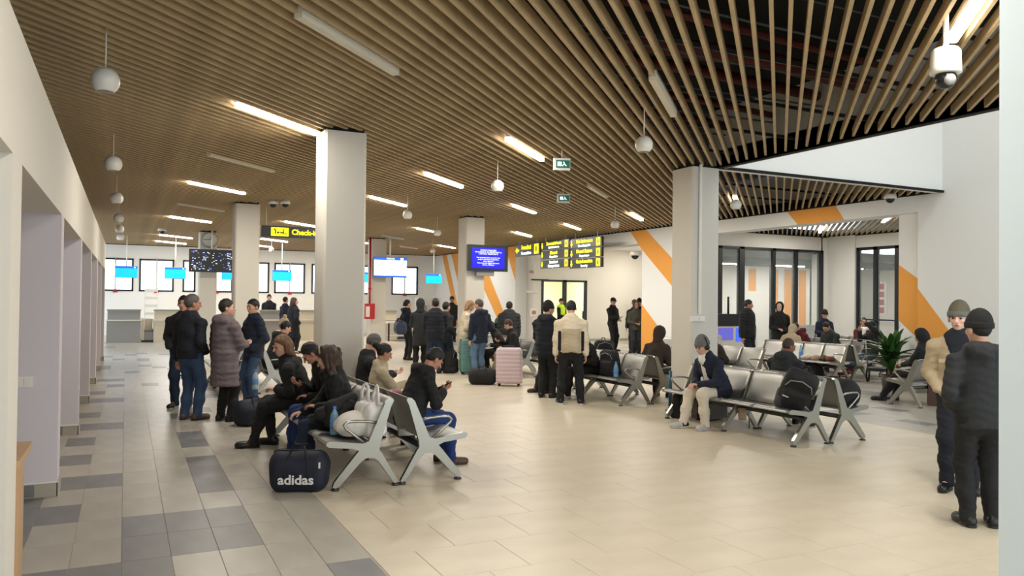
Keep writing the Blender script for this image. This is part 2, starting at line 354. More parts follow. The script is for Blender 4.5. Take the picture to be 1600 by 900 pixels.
for x in [16.0, 16.82, 18.15, 19.1, 20.22]: fr.box(x, x+(.2 if 16.5 < x < 18 else .14), 18.46, 18.6, 0, 3.4)
fr.box(16, 20.35, 18.46, 18.6, 3.33, 3.4)
f = st('window_10', fr, BLK)
for a, c in [(16.14, 16.82), (17.02, 18.15), (18.29, 19.1), (19.24, 20.22)]: bx('pane', GLASS, a, c, 18.52, 18.53, .02, 3.33, f)
bx('frosted_band', mat('frosted_glass', (.72, .76, .77), .5), 19.24, 20.22, 18.5, 18.515, .0, .98, f)
fr = MB()
for y in [15.0, 15.9, 16.65, 17.32]: fr.box(20.62, 20.75, y, y+.13, 0, 3.45)
fr.box(20.62, 20.75, 15, 17.45, 3.36, 3.45)
f = st('window_11', fr, BLK)
for a, c in [(15.13, 15.9), (16.03, 16.65), (16.78, 17.32)]: bx('pane', GLASS, 20.68, 20.69, a, c, .02, 3.36, f)
bx('grab_rail', mat('rail_blue', (.12, .18, .28), .6), 20.55, 20.6, 15.1, 17.3, 1.18, 1.22, f)
e = empty('door_poster', 'red and white notice hung behind the glass beside the pier', 'poster', (21.6, 17.55, 1.3))
bx('sheet', mat('poster_white', (.95, .95, .94), .6), -.02, 0, -.5, 0, 0, 1.1, e)
for k in range(4): bx('red_print', RED, -.025, -.02, -.4, -.1, .1+k*.25, .28+k*.25, e)
e = empty('entrance_glazing', 'tall pale blue window glowing behind the right-hand glass partition', 'window', (24.5, 18.2, 0))
bx('frame', BLK, 0, .08, -.9, .1, 0, 2.3, e); bx('pane', mat('daylit_pane', (.45, .85, .95), .4, emit=1.0), -.02, 0, -.8, 0, .1, 2.2, e)
# ---- columns
def column(x, y, lab):
    e = empty('column', lab, 'column', (x, y, 0), 0, 'square hall columns')
    MB().prism([(.03, 0), (.51, 0), (.54, .03), (.54, .51), (.51, .54), (.03, .54), (0, .51), (0, .03)], 2, 0, H-.03).build('shaft', COLM, e)
    bx('shadow_gap', VOID, .03, .51, .03, .51, H-.03, H+.02, e)
    bx('baseboard', mat('skirting_tile', (.66, .63, .57), .4), -.01, .55, -.01, .55, 0, .1, e)
    return e
cA = column(2.22, 9.9, 'large pale square column behind the left waiting benches'); cB = column(7.93, 9.76, 'pale square column to the right, with a white conduit down its face')
cC = column(2.2, 18.75, 'square column beside the yellow check-in sign'); cE = column(7.87, 18.75, 'square column carrying the blue screen')
cF = column(2.15, 27.75, 'far square column with the round clock'); cD = column(7.87, 27.4, 'far square column beside the red fire pipe')
for o in (cA, cB, cC, cE, cD, cF): o['kind'] = 'structure'; del o['group']
e = empty('cable_conduit', 'white vertical conduit running down the right-hand column', 'conduit', (8.06, 9.75, 0))
bx('trunking', WPL, -.02, .02, -.03, 0, 1.5, H, e)
e = empty('socket_box', 'white socket box on the face of the right-hand column', 'socket', (8.02, 9.76, 1.43))
bx('housing', WPL, -.13, .13, -.05, 0, -.04, .04, e); bx('cover', WPL, -.12, 0, -.06, -.05, -.03, .03, e); bx('cover', WPL, .01, .12, -.06, -.05, -.03, .03, e)
# near white pier at the right edge, bluish daylight painted into its colour
st('wall_pier_near', MB().prism([(2.43, 1.52), (3.3, 1.0), (3.0, .4), (2.2, .85)], 2, 0, 7.4), mat('white_daylight_tint', (.88, .94, .98), .7))
# ---- slat ceiling
cb = MB(); cb.box(X0-.2, 8.45, YF, 9.8, 4.75, 4.85); cb.box(X0-.2, XR+.2, 9.8, YB+.2, 4.75, 4.85); cb.box(XR+TH, 20.7, 10.5, 18.6, 4.75, 4.85)
st('ceiling', cb, VOID); CE = bpy.data.objects['ceiling']
st('trim_1', MB().box(8.40, 8.5, YF, 9.77, H-.03, H+.25).box(8.40, XR, 9.74, 9.79, H-.03, H+.012), VOID)
st('trim_2', MB().box(XR-.03, XR, 9.8, YB, H-.02, H+.2).box(X0, XR, YB-.04, YB, H-.02, H+.2).box(XR+TH, 20.6, 18.46, 18.5, H-.02, H+.2).box(20.56, 20.6, 10.6, 18.5, H-.02, H+.2), VOID)
st('wall_left_upper', MB().box(X0-.2, X0-.05, YF, YB, 3.04, 4.8), VOID)
PITCH_S = .1365; W_S, H_S = .032, .105; q = 2**-.5
def slat_seg(u):
    """u = (x - y)/sqrt2 ; runs along (1,1); clip to the ceiling outline"""
    segs = []
    for (xa, xb, ya, yb) in [(X0, 8.38, YF, 9.70), (X0, XR-.04, 9.82, YB-.05)]:
        # points x = u*q+t*q, y = -u*q+t*q
        t0 = max((xa-u*q)/q, (ya+u*q)/q); t1 = min((xb-u*q)/q, (yb+u*q)/q)
        if t1-t0 > .1: segs.append([t0, t1])
    if len(segs) == 2 and segs[1][0]-segs[0][1] < .25: segs = [[segs[0][0], segs[1][1]]]
    return segs
cols = [(2.22, 9.9), (7.93, 9.76), (2.2, 18.75), (7.87, 18.75), (2.15, 27.75), (7.87, 27.4)]
slats = []; u = -28.6
while u < 12.4:
    for s in slat_seg(u): slats.append((u, s[0], s[1]))
    u += PITCH_S
u = -5.8
while u < 7.2:
    t0 = max((XR+TH+.02-u*q)/q, (10.62+u*q)/q); t1 = min((20.55-u*q)/q, (18.45+u*q)/q)
    if t1-t0 > .1: slats.append((u, t0, t1))
    u += PITCH_S
slats.sort(key=lambda s: -(s[2]-s[1]))
far = MB()
for n, (u, t0, t1) in enumerate(slats):
    a = (u*q+t0*q, -u*q+t0*q); L = t1-t0
    if n < 298: MB().box(-W_S/2, W_S/2, 0, L, H, H+H_S).build('slat', SLAT, CE, (a[0], a[1], 0), -PI/4)
    else:
        nx, ny = q*W_S/2, -q*W_S/2; bq = (a[0]+L*q, a[1]+L*q)
        p = [(a[0]+nx, a[1]+ny), (a[0]-nx, a[1]-ny), (bq[0]-nx, bq[1]-ny), (bq[0]+nx, bq[1]+ny)]
        far.prism(p, 2, H, H+H_S)
if far.v: far.build('short_slat', SLAT, CE, kind='stuff')
# carrier rails, ducts and cables above the slats
r = MB()
for k in range(24):
    y = -2+k*1.25
    r.box(X0, 8.4 if y < 9.7 else XR, y, y+.025, H+H_S, H+H_S+.04)
r.build('carrier_rail', mat('rail_grey', (.22, .23, .24), .5, .5), CE)
BR = mat('brown_duct', (.36, .13, .10), .55)
for k, (x, y, z, rr) in enumerate([(4.6, 6.9, 4.45, .10), (4.3, 7.6, 4.5, .07), (5, 8.3, 4.4, .045), (4.0, 6.2, 4.55, .04), (4.6, 9.1, 4.45, .06)]):
    MB().tube([(x, y, z), (x+1.8, y+.1*k-.2, z), (8.35, y+.1*k, z)], rr, 10).build('service_pipe', BR, CE)
for k in range(5): MB().tube([(3.2, 5.5+k*1.0, 4.3), (6, 5.45+k*1.0, 4.25), (8.35, 5.5+k, 4.3)], .012, 6).build('service_cable', mat('cable_grey', (.35, .37, .38), .5), CE)
# ================================================================== LIGHTS
TL = [(1.65, 9.78, 1), (1.6, 16.5, 1), (1.6, 23.7, 1), (1.6, 30.8, 1), (5.1, 9.98, 1), (5.15, 13.3, 1), (5.2, 16.8, 1), (8.45, 16.55, 1), (8.5, 23.3, 1), (11.7, 19.8, 1), (11.65, 16.55, 1), (11.7, 23.0, 1), (5.0, 30.6, 1), (11.8, 30.1, 1),
      (1.7, 6.6, 0), (5.05, 6.7, 0), (1.65, 13.2, 0), (8.3, 13.1, 0), (11.65, 12.9, 1), (1.6, 20.3, 0), (4.6, 23.4, 1), (10.6, 31.4, 0), (5.4, 3.55, 1), (1.7, 2.8, 1), (5.1, 20.2, 0), (8.4, 30.0, 1), (5.0, 27.0, 0), (8.4, 26.6, 0), (17.2, 13.6, 1), (18.2, 16.6, 1), (16.6, 23.5, 1), (18.8, 26.0, 1), (20.2, 23.2, 1), (1.7, -.6, 1), (5.1, -.2, 1), (1.6, 34.3, 1), (5.0, 34.2, 1), (8.4, 34.2, 1)]  # portal-hall trio and rearmost row are added lamps brightening those dim areas
def where(x, y): return 'left-hand' if x < 3 else 'second' if x < 7 else 'third' if x < 10 else 'right-hand' if x < 14 else 'far hall'
for i, (x, y, on) in enumerate(TL):
    rank = sorted([t[1] for t in TL if where(*t[:2]) == where(x, y) and t[2] == on]).index(y)
    words = ['nearest', 'second', 'third', 'fourth', 'fifth', 'sixth', 'seventh', 'eighth', 'ninth'][rank]
    e = empty('tube_light', '%s %s linear ceiling light in the %s row, counted from the camera' % (words, 'lit' if on else 'unlit', where(x, y)), 'ceiling light', (x, y, H+.01), -PI/4, 'linear ceiling lights')
    bx('diffuser', LIT if on else UNLIT, -.035, .035, -.8, .8, -.045, .01, e); bx('housing', WPL, -.04, .04, -.8, .8, .01, .05, e)
    if on:
        L = bpy.data.lights.new('tube', 'AREA'); L.shape = 'RECTANGLE'; L.size = .07; L.size_y = 1.6; L.energy = TUBE_W; L.color = TUBE_COL
        lo = bpy.data.objects.new('tube_lamp', L); C.objects.link(lo); lo.location = (0, 0, -.05); lo.parent = e
for i, x in enumerate([17.5, 20.4, 23.3]):  # ceiling strips added to brighten the dark glass room
    e = empty('panel_light', '%s added fill strip inside the glass room' % ['first', 'middle', 'last'][i], 'ceiling light', (x, 20.0, 2.96), 0, 'added fill strips in the glass room')
    bx('diffuser', LIT, -.7, .7, -.05, .05, -.03, .0, e); bx('housing', WPL, -.72, .72, -.06, .06, 0, .03, e)
    L = bpy.data.lights.new('strip', 'AREA'); L.shape = 'RECTANGLE'; L.size = 1.4; L.size_y = .1; L.energy = TUBE_W*.6; L.color = TUBE_COL
    lo = bpy.data.objects.new('fill_strip_lamp', L); C.objects.link(lo); lo.location = (0, 0, -.04); lo.parent = e
for i, (x, y) in enumerate([(10.2, 7.2), (12.0, 7.2), (11, 3.5)]):  # unseen panels added to brighten and warm the atrium wall
    e = empty('atrium_fill_light', 'added fill panel under the atrium roof, %s' % ['left of two', 'right of two', 'nearer the camera'][i], 'ceiling light', (x, y, 7.36), 0, 'added atrium fill lights')
    bx('diffuser', mat('atrium_fill_panel', (1, .97, .9), .5, emit=2.5), -.5, .5, -.3, .3, -.03, .0, e); bx('housing', WPL, -.52, .52, -.32, .32, 0, .03, e)
    L = bpy.data.lights.new('panel', 'AREA'); L.shape = 'RECTANGLE'; L.size = 1.0; L.size_y = .6; L.energy = 17; L.color = TUBE_COL
    lo = bpy.data.objects.new('atrium_fill_lamp', L); C.objects.link(lo); lo.location = (0, 0, -.05); lo.parent = e
# globe loudspeakers on rods
def globe(x, y, lab, r=.11):
    e = empty('globe_speaker', lab, 'speaker', (x, y, 3.45), 0, 'hanging globe speakers')
    MB().lathe([(0, r)]+[(r*math.sin(a), r*math.cos(a)) for a in np.linspace(.15, 2.45, 14)]+[(r*.6, -r*.80), (0, -r*.80)], 24).build('shell', WPL, e)
    MB().lathe([(0, -r*.805), (r*.55, -r*.81), (r*.6, -r*.79)], 24).build('grille', GREYPL, e)
    MB().cyl(0, 0, r*.9, H+.1-3.45, .006, 6).build('suspension_rod', WPL, e)
for i, (y, wd) in enumerate([(7.21, 'nearest'), (11.74, 'second'), (15.9, 'third'), (19.99, 'fourth'), (23.24, 'fifth'), (26.5, 'farthest')]): globe(-.18, y, '%s white globe in the row along the bay wall' % wd)
for i, (x, y, l) in enumerate([(5.18, 7.23, 'white globe hanging left of the right-hand column top'), (5.13, 10.99, 'white globe hanging between the lit tubes over the central aisle'), (5.28, 15.76, 'white globe hanging right of the big left column'),
                 (10.08, 15.17, 'white globe hanging above the right end of the overhead signs'), (10.06, 27.1, 'small far globe left of the blue screen column'), (4.87, 30.4, 'small far globe above the check-in desks'), (9.83, 10.9, 'white globe hanging right of the right-hand column'), (7.4, 19.6, 'white globe above the first overhead sign')]): globe(x, y, l, .10)
# ================================================================== BENCHES
SW = .60
def bench_meshes():
    M = {}
    # legs: cast inverted V in the plane y=0; forward is +x
    b = MB()
    b.prism([(.545, .03), (.60, .03), (.585, .075), (.40, .30), (.37, .335), (.18, .335), (.155, .30), (0.0, .035), (.045, .03), (.19, .235), (.235, .268), (.30, .268), (.345, .24)], 1, -.022, .022)
    b.cyl(.57, 0, 0, .05, .016, 10, 0); b.cyl(.02, 0, 0, .05, .016, 10, 0); M['leg'] = b.mesh('leg_frame', CHROME)
    b = MB(); b.cyl(0, 0, 0, .016, .036, 16); M['pad'] = b.mesh('foot_pad', DARKSTEEL)
    # side arm: carries seat and back
    b = MB()
    b.prism([(.18, .335), (.36, .335), (.42, .36), (.635, .385), (.66, .405), (.655, .43), (.62, .44), (.33, .40), (.28, .415), (.13, .755), (.10, .785), (.06, .79), (.05, .77), (.075, .72), (.17, .40)], 1, -.02, .02)
    M['side'] = b.mesh('side_bracket', CHROME)
    b = MB(); b.tube([(.20, 0, .575), (.28, 0, .592), (.40, 0, .60), (.47, 0, .596), (.50, 0, .57), (.485, 0, .54), (.40, 0, .47), (.28, 0, .375)], .0135, 10); M['arm'] = b.mesh('armrest', CHROME)
    # seat and back pans: curved perforated sheet with rolled front edge
    def pan(prof, th=.012, y0=.022, y1=SW-.022):
        n = len(prof); P = np.array(prof); T = np.gradient(P, axis=0); T /= np.linalg.norm(T, axis=1)[:, None]; N = np.stack([-T[:, 1], T[:, 0]], 1)*th
        b = MB(); vs = []
        for y, k in ((y0, .5), (y0+.02, 1), (y1-.02, 1), (y1, .5)):
            for p, m_ in zip(P, N): vs.append((p[0], y, p[1]))
            for p, m_ in zip(P, N): vs.append((p[0]-m_[0]*k, y, p[1]-m_[1]*k))
        fs = []
        for r_ in range(3):
            o = r_*2*n
            for i in range(n-1): fs += [(o+i, o+i+1, o+2*n+i+1, o+2*n+i), (o+n+i+1, o+n+i, o+3*n+i, o+3*n+i+1)]
            fs += [(o, o+2*n, o+3*n, o+n), (o+n-1, o+2*n-1, o+4*n-1, o+3*n-1)]
        for o in (0, 6*n): fs += [(o+i, o+n+i, o+n+i+1, o+i+1) for i in range(n-1)]
        b.add(vs, fs, 0, True); return b
    M['seat'] = pan([(.24, .40), (.30, .398), (.38, .40), (.46, .41), (.54, .425), (.60, .435), (.64, .43), (.665, .41), (.66, .395)]).mesh('seat', PERF)
    M['back'] = pan([(.235, .405), (.205, .46), (.175, .53), (.15, .60), (.125, .67), (.10, .735), (.075, .775), (.055, .785)], .012).mesh('backrest', PERF)
    return M
BM = bench_meshes()
def bench(label, x, y, n, rz, mid=True, armmid=()):
    """pair centre line at x,y; runs along local +y; seats face local +x"""
    e = empty('waiting_bench', label, 'bench', (x, y, 0), rz, 'steel waiting benches')
    for i in range(n):
        link('seat', BM['seat'], e, (0, i*SW, 0)); link('backrest', BM['back'], e, (0, i*SW, 0))
    ends = [0, n*SW]+([2*SW] if n >= 4 and mid else [])
    for yy in ends:
        s = .0 if yy else 0
        lf = link('leg_frame', BM['leg'], e, (0, yy+s, 0)); link('foot_pad', BM['pad'], lf, (.57, 0, 0)); link('foot_pad', BM['pad'], lf, (.02, 0, 0))
    for i in range(n+1): link('side_bracket', BM['side'], e, (0, i*SW, 0)) if i in (0, n) or 1 else 0
    for yy in (0, n*SW): link('armrest', BM['arm'], e, (0, yy, 0))
    MB().tube([(.27, -.02, .30), (.27, n*SW+.02, .30)], .028, 12).build('beam', DARKSTEEL, e)
    return e
def pair(x, y, n, la, lb, nl=None):
    bench(la, x-.01, y+(nl or n)*SW, nl or n, PI)     # faces -x
    bench(lb, x+.01, y, n, 0)                          # faces +x
pair(2.26, 6.9, 4, 'steel waiting bench nearest on the left, with the white bags and the curly-haired woman', 'steel waiting bench with an empty first seat and the phone typist', 5)
pair(2.08, 14.3, 4, 'steel waiting bench behind the woman in the long taupe coat, facing the bays', 'steel waiting bench behind the big left column holding the cream-hatted sitter')
pair(7.66, 6.85, 4, 'steel waiting bench of the man in cream trousers, with the black rucksack on it', 'steel waiting bench backing onto the rucksack bench, with the black holdall on it')
pair(7.78, 10.62, 4, 'steel waiting bench left of the right-hand column with the grey-beanie sitter', 'steel waiting bench behind the right-hand column holding the hunched brown-coated sitter')
pair(8.15, 15.3, 4, 'steel waiting bench beyond the pink suitcase, facing the bays', 'steel waiting bench beyond the pink suitcase, facing the orange wall')
pair(14.15, 12.1, 4, 'steel waiting bench under the wall opening with snacks and bottle on it', 'steel waiting bench backing onto the snack bench')
bench('steel waiting bench of the dark red jacket and green jacket sitters', 16.3, 15.6, 5, PI)
bench('farthest steel waiting bench, of the sitter in dark red with white scarf', 18.3, 16.8, 4, PI)
bench('steel waiting bench with hooded sitter by the orange wall stripe', 13.45, 8.55, 3, PI/2)
bench('steel waiting bench at the left of the wall opening near the blue lit machine', 12.3, 16.3, 3, PI)
bench('steel waiting bench of the brown-jacketed sitter, mostly behind the right-hand column', 11.28, 13.4, 3, PI)
# ================================================================== SCREENS AND SIGNS
def slab(nm, m, wd, d, ht, parent, x=0, y=0, z=0):
    return bx(nm, m, x-wd/2, x+wd/2, y-d/2, y+d/2, z-ht/2, z+ht/2, parent)
RX = (PI/2, 0, 0)
# blue screen on column E
e = empty('wall_monitor', 'black framed screen showing white text on deep blue, on a far column', 'screen', (8.42, 18.6, 2.765))
slab('bezel', BLK, 1.14, .08, .68, e); slab('screen', SCRN, .92, .01, .52, e, 0, -.046); slab('bracket', GREYPL, .5, .1, .14, e, -.05, .06, -.39)
for k, (t, s) in enumerate([('STIMATI PASAGERI', .05), ('VA RUGAM SA VA PREZENTATI LA', .045), ('CONTROL PASAPOARTE', .045), ('', 0), ('Dear passengers please proceed to the', .038), ('passport control area in good time', .038), ('before departure', .038), ('Please keep your luggage with you at', .038), ('all times. Thank you', .038)]):
    if t: text_mesh(t, s*1.1, SGW, e, (0, -.053, .2-k*.047), RX)
# black screen with light spots
e = empty('hanging_monitor', 'black screen speckled with white and blue text, below the round clock', 'screen', (2.49, 27.3, 2.85))
slab('bezel', BLK, 1.38, .09, .74, e); slab('screen', mat('screen_black', (.02, .025, .05), .3), 1.32, .01, .69, e, 0, -.05)
sp = MB(); rs = random.Random(4)
for k in range(95):
    x, z = rs.uniform(-.62, .62), rs.uniform(-.32, .32); l, h_ = rs.uniform(.008, .03), rs.uniform(.005, .011); t = rs.uniform(-.12, .12)
    sp.add([(x-l, -.057, z-h_-t*l), (x+l, -.057, z-h_+t*l), (x+l, -.057, z+h_+t*l), (x-l, -.057, z+h_-t*l)], [(0, 1, 2, 3)], k % 3 == 0)
sp.build('screen_text', [SGW, mat('screen_text_blue', (.35, .45, 1), .4, emit=.8)], e)
MB().cyl(0, 0, .3, 1.0, .025, 8).build('hanging_pole', WPL, e)
# round clock on column F
e = empty('wall_clock', 'round pale clock near the top of the far left column', 'clock', (2.45, 27.66, 3.56))
b = MB().lathe([(0, .03), (.22, .03), (.25, .02), (.26, -.03), (.25, -.06)], 32); b.v = [(p[0], -p[2]-.03, p[1]) for p in b.v]; b.build('case', GREYPL, e)
b = MB().lathe([(0, .032), (.225, .032)], 32); b.v = [(p[0], -p[2]-.031, p[1]) for p in b.v]; b.build('dial', mat('clock_dial', (.80, .80, .77), .5), e)
for k in range(12):
    a = k*PI/6; MB().tube([(.19*math.sin(a), -.066, .19*math.cos(a)), (.21*math.sin(a), -.066, .21*math.cos(a))], .008, 4).build('hour_mark', BLK, e)
for a, l in ((.55, .13), (4.7, .18)): MB().tube([(0, -.07, 0), (l*math.sin(a), -.07, l*math.cos(a))], .009, 5).build('hand', BLK, e)
# flight information screen
e = empty('flight_board', 'white flight screen with a blue header hung before a far column', 'screen', (8.42, 27.0, 2.8))
slab('bezel', BLK, 1.22, .08, .72, e); slab('screen', SCRW, 1.2, .01, .56, e, 0, -.046, -.02); slab('header', SCRB2, 1.2, .01, .1, e, 0, -.047, .30); slab('footer', SCRB2, 1.2, .01, .04, e, 0, -.047, -.33)
text_mesh('PLECARI', .08, SGW, e, (0, -.055, .30), RX, bold=.002)
slab('logo_tile', SGW, .11, .012, .08, e, .42, -.05, .30)
for k in range(7): text_mesh('%02d:%02d' % (8+k, (k*25) % 60), .05, mat('screen_grey_text', (.25, .35, .4), .5), e, (-.42, -.055, .2-k*.07), RX)
text_mesh('BOARDING', .035, RED, e, (.33, -.055, .2), RX)
MB().cyl(0, 0, .35, 1.05, .03, 10).build('hanging_pole', WPL, e); slab('ceiling_plate', GREYPL, .35, .35, .03, e, 0, 0, 1.04)
# check-in desk screens
for (x, l) in [(0.0, 'leftmost small cyan screen hanging over the check-in desks'), (1.62, 'second small cyan screen from the left, left of the black screen'), (5.45, 'small cyan screen above the man at the check-in desk'), (11.75, 'rightmost small cyan screen, left of the orange stripes'), (3.6, 'small cyan screen mostly hidden behind the square column'), (8.9, 'small cyan screen hidden below the flight board')]:
    e = empty('desk_screen', l, 'screen', (x, 31.5, 2.54), 0, 'cyan screens over the check-in desks')
    slab('casing', GREYPL, .72, .06, .42, e); slab('screen', SCRB, .70, .01, .40, e, 0, -.035); slab('header', SCRB2, .70, .012, .07, e, 0, -.036, .165); slab('logo_tile', SGW, .05, .012, .04, e, .27, -.04, .165)
    MB().cyl(0, 0, .2, 1.31, .018, 8).build('hanging_pole', WPL, e)
# check-in sign
e = empty('check_in_sign', 'black hanging sign reading Check-in beside a yellow pictogram', 'sign', (3.52, 19.0, 3.23))
slab('panel', SGB, 1.45, .09, .27, e); slab('pictogram_tile', YEL, .40, .01, .20, e, -.30, -.05)
pc = MB()
for (x, z, a, c) in [(-.40, .0, .015, .05), (-.34, -.02, .03, .02), (-.25, -.02, .045, .018), (-.22, .03, .012, .035), (-.18, -.04, .04, .01), (-.42, .055, .016, .016)]: pc.box(x-a, x+a, -.06, -.052, z-c, z+c)
pc.build('pictogram', SGB, e); text_mesh('Check-in', .17, YEL, e, (.28, -.05, 0), RX, bold=.006)
for x in (-.6, .6): MB().cyl(x, 0, .13, .63, .008, 6).build('hanging_rod', WPL, e)
# overhead direction signs in the plane x = 13, facing the hall
def dsign(y0, y1, z0, z1, l, top, bot, arrow='d', box=YEL, white=False):
    yc, zc, wd, ht = (y0+y1)/2, (z0+z1)/2, y1-y0, z1-z0
    e = empty('direction_sign', l, 'sign', (12.98, yc, zc), -PI/2, 'overhead direction signs')
    slab('panel', SGB, wd, .08, ht, e)
    a = MB(); s = ht*.42; cx = -wd/2+s*.95
    sh = [(-.28, 1), (.28, 1), (.28, 0), (.75, 0), (0, -1), (-.75, 0), (-.28, 0)]
    if arrow == 'l': sh = [(z, x) for x, z in sh][::-1]
    a.prism([(cx+x*s*.75, z*s*.85) for x, z in sh], 1, -.05, -.041); a.build('arrow', YEL, e)
    slab('pictogram_tile', box, ht*.72, .01, ht*.8, e, wd/2-ht*.62, -.045)
    slab('pictogram', SGB, ht*.2, .01, ht*.4, e, wd/2-ht*.62, -.05)
    if z1 > 3.65:
        for yy in (-wd*.35, wd*.35): MB().cyl(yy, .0, ht/2, H+.1-zc, .010, 6).build('hanger_rod', WPL, e)
    avail = wd-2*s-ht*1.15; xm = cx+s+avail/2
    def fit(t, s_, m_, z): return text_mesh(t, s_, m_, e, (xm, -.045, z), RX, bold=.006, sx=min(1.3, avail/(len(t)*s_*.56)))
    if white: fit(top, ht*.42, SGW, ht*.22); fit(bot, ht*.42, SGW, -.24*ht)
    else: fit(top, ht*.50, YEL, ht*.2); fit(bot, ht*.32, SGW, -.27*ht)
dsign(24.15, 26.1, 3.28, 3.72, 'single overhead sign with a left arrow, at the far end of the row', 'Formalitati', 'Formalities', 'l')
c1 = (22.15, 24.1); c2 = (20.2, 22.1)
for k, (t, b_, l) in enumerate([('Zona restrictionata', 'Restricted area', 'top'), ('Plecari', 'Departures', 'middle'), ('Insotitori', 'Companions', 'bottom')]):
    dsign(c1[0], c1[1], 3.42-k*.32, 3.70-k*.32, '%s overhead sign of the left stack with an amber pictogram' % l, t, b_, 'd', YEL2, k == 2)
for k, (t, b_, l) in enumerate([('Sala Imbarcare', 'Boarding gates', 'top'), ('Plecari Extern', 'Departures', 'middle'), ('Control securitate', 'Security', 'bottom')]):
    dsign(c2[0], c2[1], 3.36-k*.32, 3.66-k*.32, '%s overhead sign of the right stack with a yellow pictogram' % l, t, b_)
# exit signs under the slats
for (x, y, l) in [(5.62, 9.85, 'nearer green running-man exit sign under the slats'), (7.54, 13.15, 'farther green running-man exit sign under the slats')]:
    e = empty('exit_sign', l, 'sign', (x, y, 3.66), -.35)
    slab('casing', WPL, .24, .06, .17, e); slab('face', mat('exit_green', (.05, .38, .30), .5, emit=.25), .20, .01, .11, e, .01, -.033)
    m = MB().box(-.07, -.01, -.042, -.038, -.03, .03).tube([(.02, -.04, .03), (.03, -.04, 0), (.06, -.04, -.03)], .008, 5).tube([(.03, -.04, 0), (.0, -.04, -.03)], .007, 5); m.build('running_man', SGW, e)
    MB().cyl(0, 0, .08, .25, .006, 6).build('hanging_rod', WPL, e)
# dome cameras
def dome(x, y, z, s, l, big=False):
    e = empty('security_camera', l, 'camera', (x, y, z))
    if big:
        MB().lathe([(0, .30*s), (.03*s, .30*s), (.035*s, .25*s), (.14*s, .22*s), (.165*s, .18*s), (.175*s, -.02*s), (.18*s, -.08*s), (.15*s, -.09*s), (0, -.09*s)], 28).build('housing', WPL, e)
        MB().lathe([(.125*s*math.cos(a), -.14*s+.13*s*math.sin(a)) for a in np.linspace(1.2, -1.57, 12)], 24).build('dark_ball', mat('dark_dome', (.10, .11, .13), .15), e)
        b = MB().lathe([(0, .03*s), (.05*s, .03*s), (.07*s, 0), (.07*s, -.05*s)], 20)
        d = -np.array([x, y, z-1.5]); d = d/np.linalg.norm(d); d = Vector(d); d.rotate(Matrix.Rotation(.5, 3, 'Z')); Mx = d.to_track_quat('Z', 'Y').to_matrix()
        b.v = [tuple(Mx@Vector(p)+d*.11*s+Vector((0, 0, -.15*s))) for p in b.v]; lo = b.build('lens_ring', GREYPL, e)
        MB().cyl(0, 0, .28*s, .8, .02, 8).build('mount', WPL, e)
    else:
        MB().lathe([(0, .06*s), (.09*s, .06*s), (.1*s, 0), (.085*s, -.02*s)], 20).build('base', WPL, e)
        MB().lathe([(.07*s*math.cos(a), -.02*s+.07*s*math.sin(a)) for a in np.linspace(0, -1.57, 8)], 16).build('dark_ball', mat('dark_dome', (.10, .11, .13), .15), e)
dome(5.55, 3.88, 3.50, .62, 'large white pan-tilt camera under the slats at top right', True)
dome(2.92, 18.1, 3.79, 1.1, 'left one of two small dome cameras above the Check-in sign'); dome(3.16, 17.95, 3.79, 1.1, 'right one of two small dome cameras above the Check-in sign')
dome(1.0, 27.5, 3.79, 1.3, 'small dome camera between globe row and tube lights at far left')
dome(13.82, 19.7, 3.1, 1.6, 'small dark round camera at the top right corner of the portal'); dome(13.5, 10.6, 3.79, 1.2, 'small camera at the right end of the atrium edge')
# red fire pipe and cabinet
e = empty('fire_pipe', 'tall red pipe beside the far column', 'pipe', (7.78, 27.3, 0))
MB().cyl(0, 0, 1.2, H+.1, .035, 10).build('pipe', RED, e); MB().cyl(0, 0, 2.0, 2.06, .055, 10).build('coupling', RED, e)
e = empty('hose_cabinet', 'red fire hose cabinet with white front on the far column', 'cabinet', (7.80, 27.30, .95))
bx('case', RED, -.2, .14, -.12, .1, 0, .55, e); bx('front_plate', WPL, -.19, -.05, -.135, -.12, .08, .45, e)
# ================================================================== CHECK-IN DESKS
def desk(x, y, l, m, wd=1.1, scale=True):
    e = empty('check_in_desk', l, 'counter', (x, y, 0), 0, 'check-in desks')
    bx('lower_body', m, -wd/2, wd/2, 0, .7, 0, .78, e); bx('ledge', mat('ledge_pale', (.82, .80, .76), .4), -wd/2-.02, wd/2+.02, -.06, .7, .78, .82, e)
    bx('upper_body', m, -wd/2+.02, wd/2-.02, .1, .5, .82, 1.14, e); bx('top_shelf', CTR, -wd/2, wd/2, .05, .55, 1.14, 1.19, e); bx('plinth', BLK, -wd/2, wd/2, .02, .7, 0, .05, e)
    if scale:
        c = empty('baggage_belt', 'low baggage belt beside the %s' % l, 'conveyor', (x+wd/2+.03, y+.1, 0))
        bx('side_panel', CTRB, 0, .08, 0, 1.6, .08, .85, c); bx('belt_bed', CTR, .08, .6, .05, 1.6, .08, .4, c); bx('belt', RUBBER, .1, .58, .03, 1.6, .4, .415, c); bx('front_bar', CTRB, .1, .36, .3, .34, .3, .85, c); bx('plinth', BLK, 0, .6, .06, 1.5, 0, .08, c)
desk(-.05, 31.3, 'dark grey check-in desk at far left', CTR); desk(1.47, 31.3, 'beige check-in desk second from the left', CTRB)
desk(5.15, 31.3, 'grey check-in desk with the clerk', CTR, 1.05); desk(6.7, 31.3, 'check-in desk half hidden by the big column', CTRB); desk(9.55, 31.3, 'check-in desk right of the fire pipe column', CTRB)
e = empty('ladder_rack', 'white wire rack with shelves standing by the back wall', 'rack', (.88, 33.6, 0))
for x in (-.22, .22):
    for y in (-.12, .12): MB().cyl(x, y, 0, 2.0, .014, 6).build('post', WPL, e)
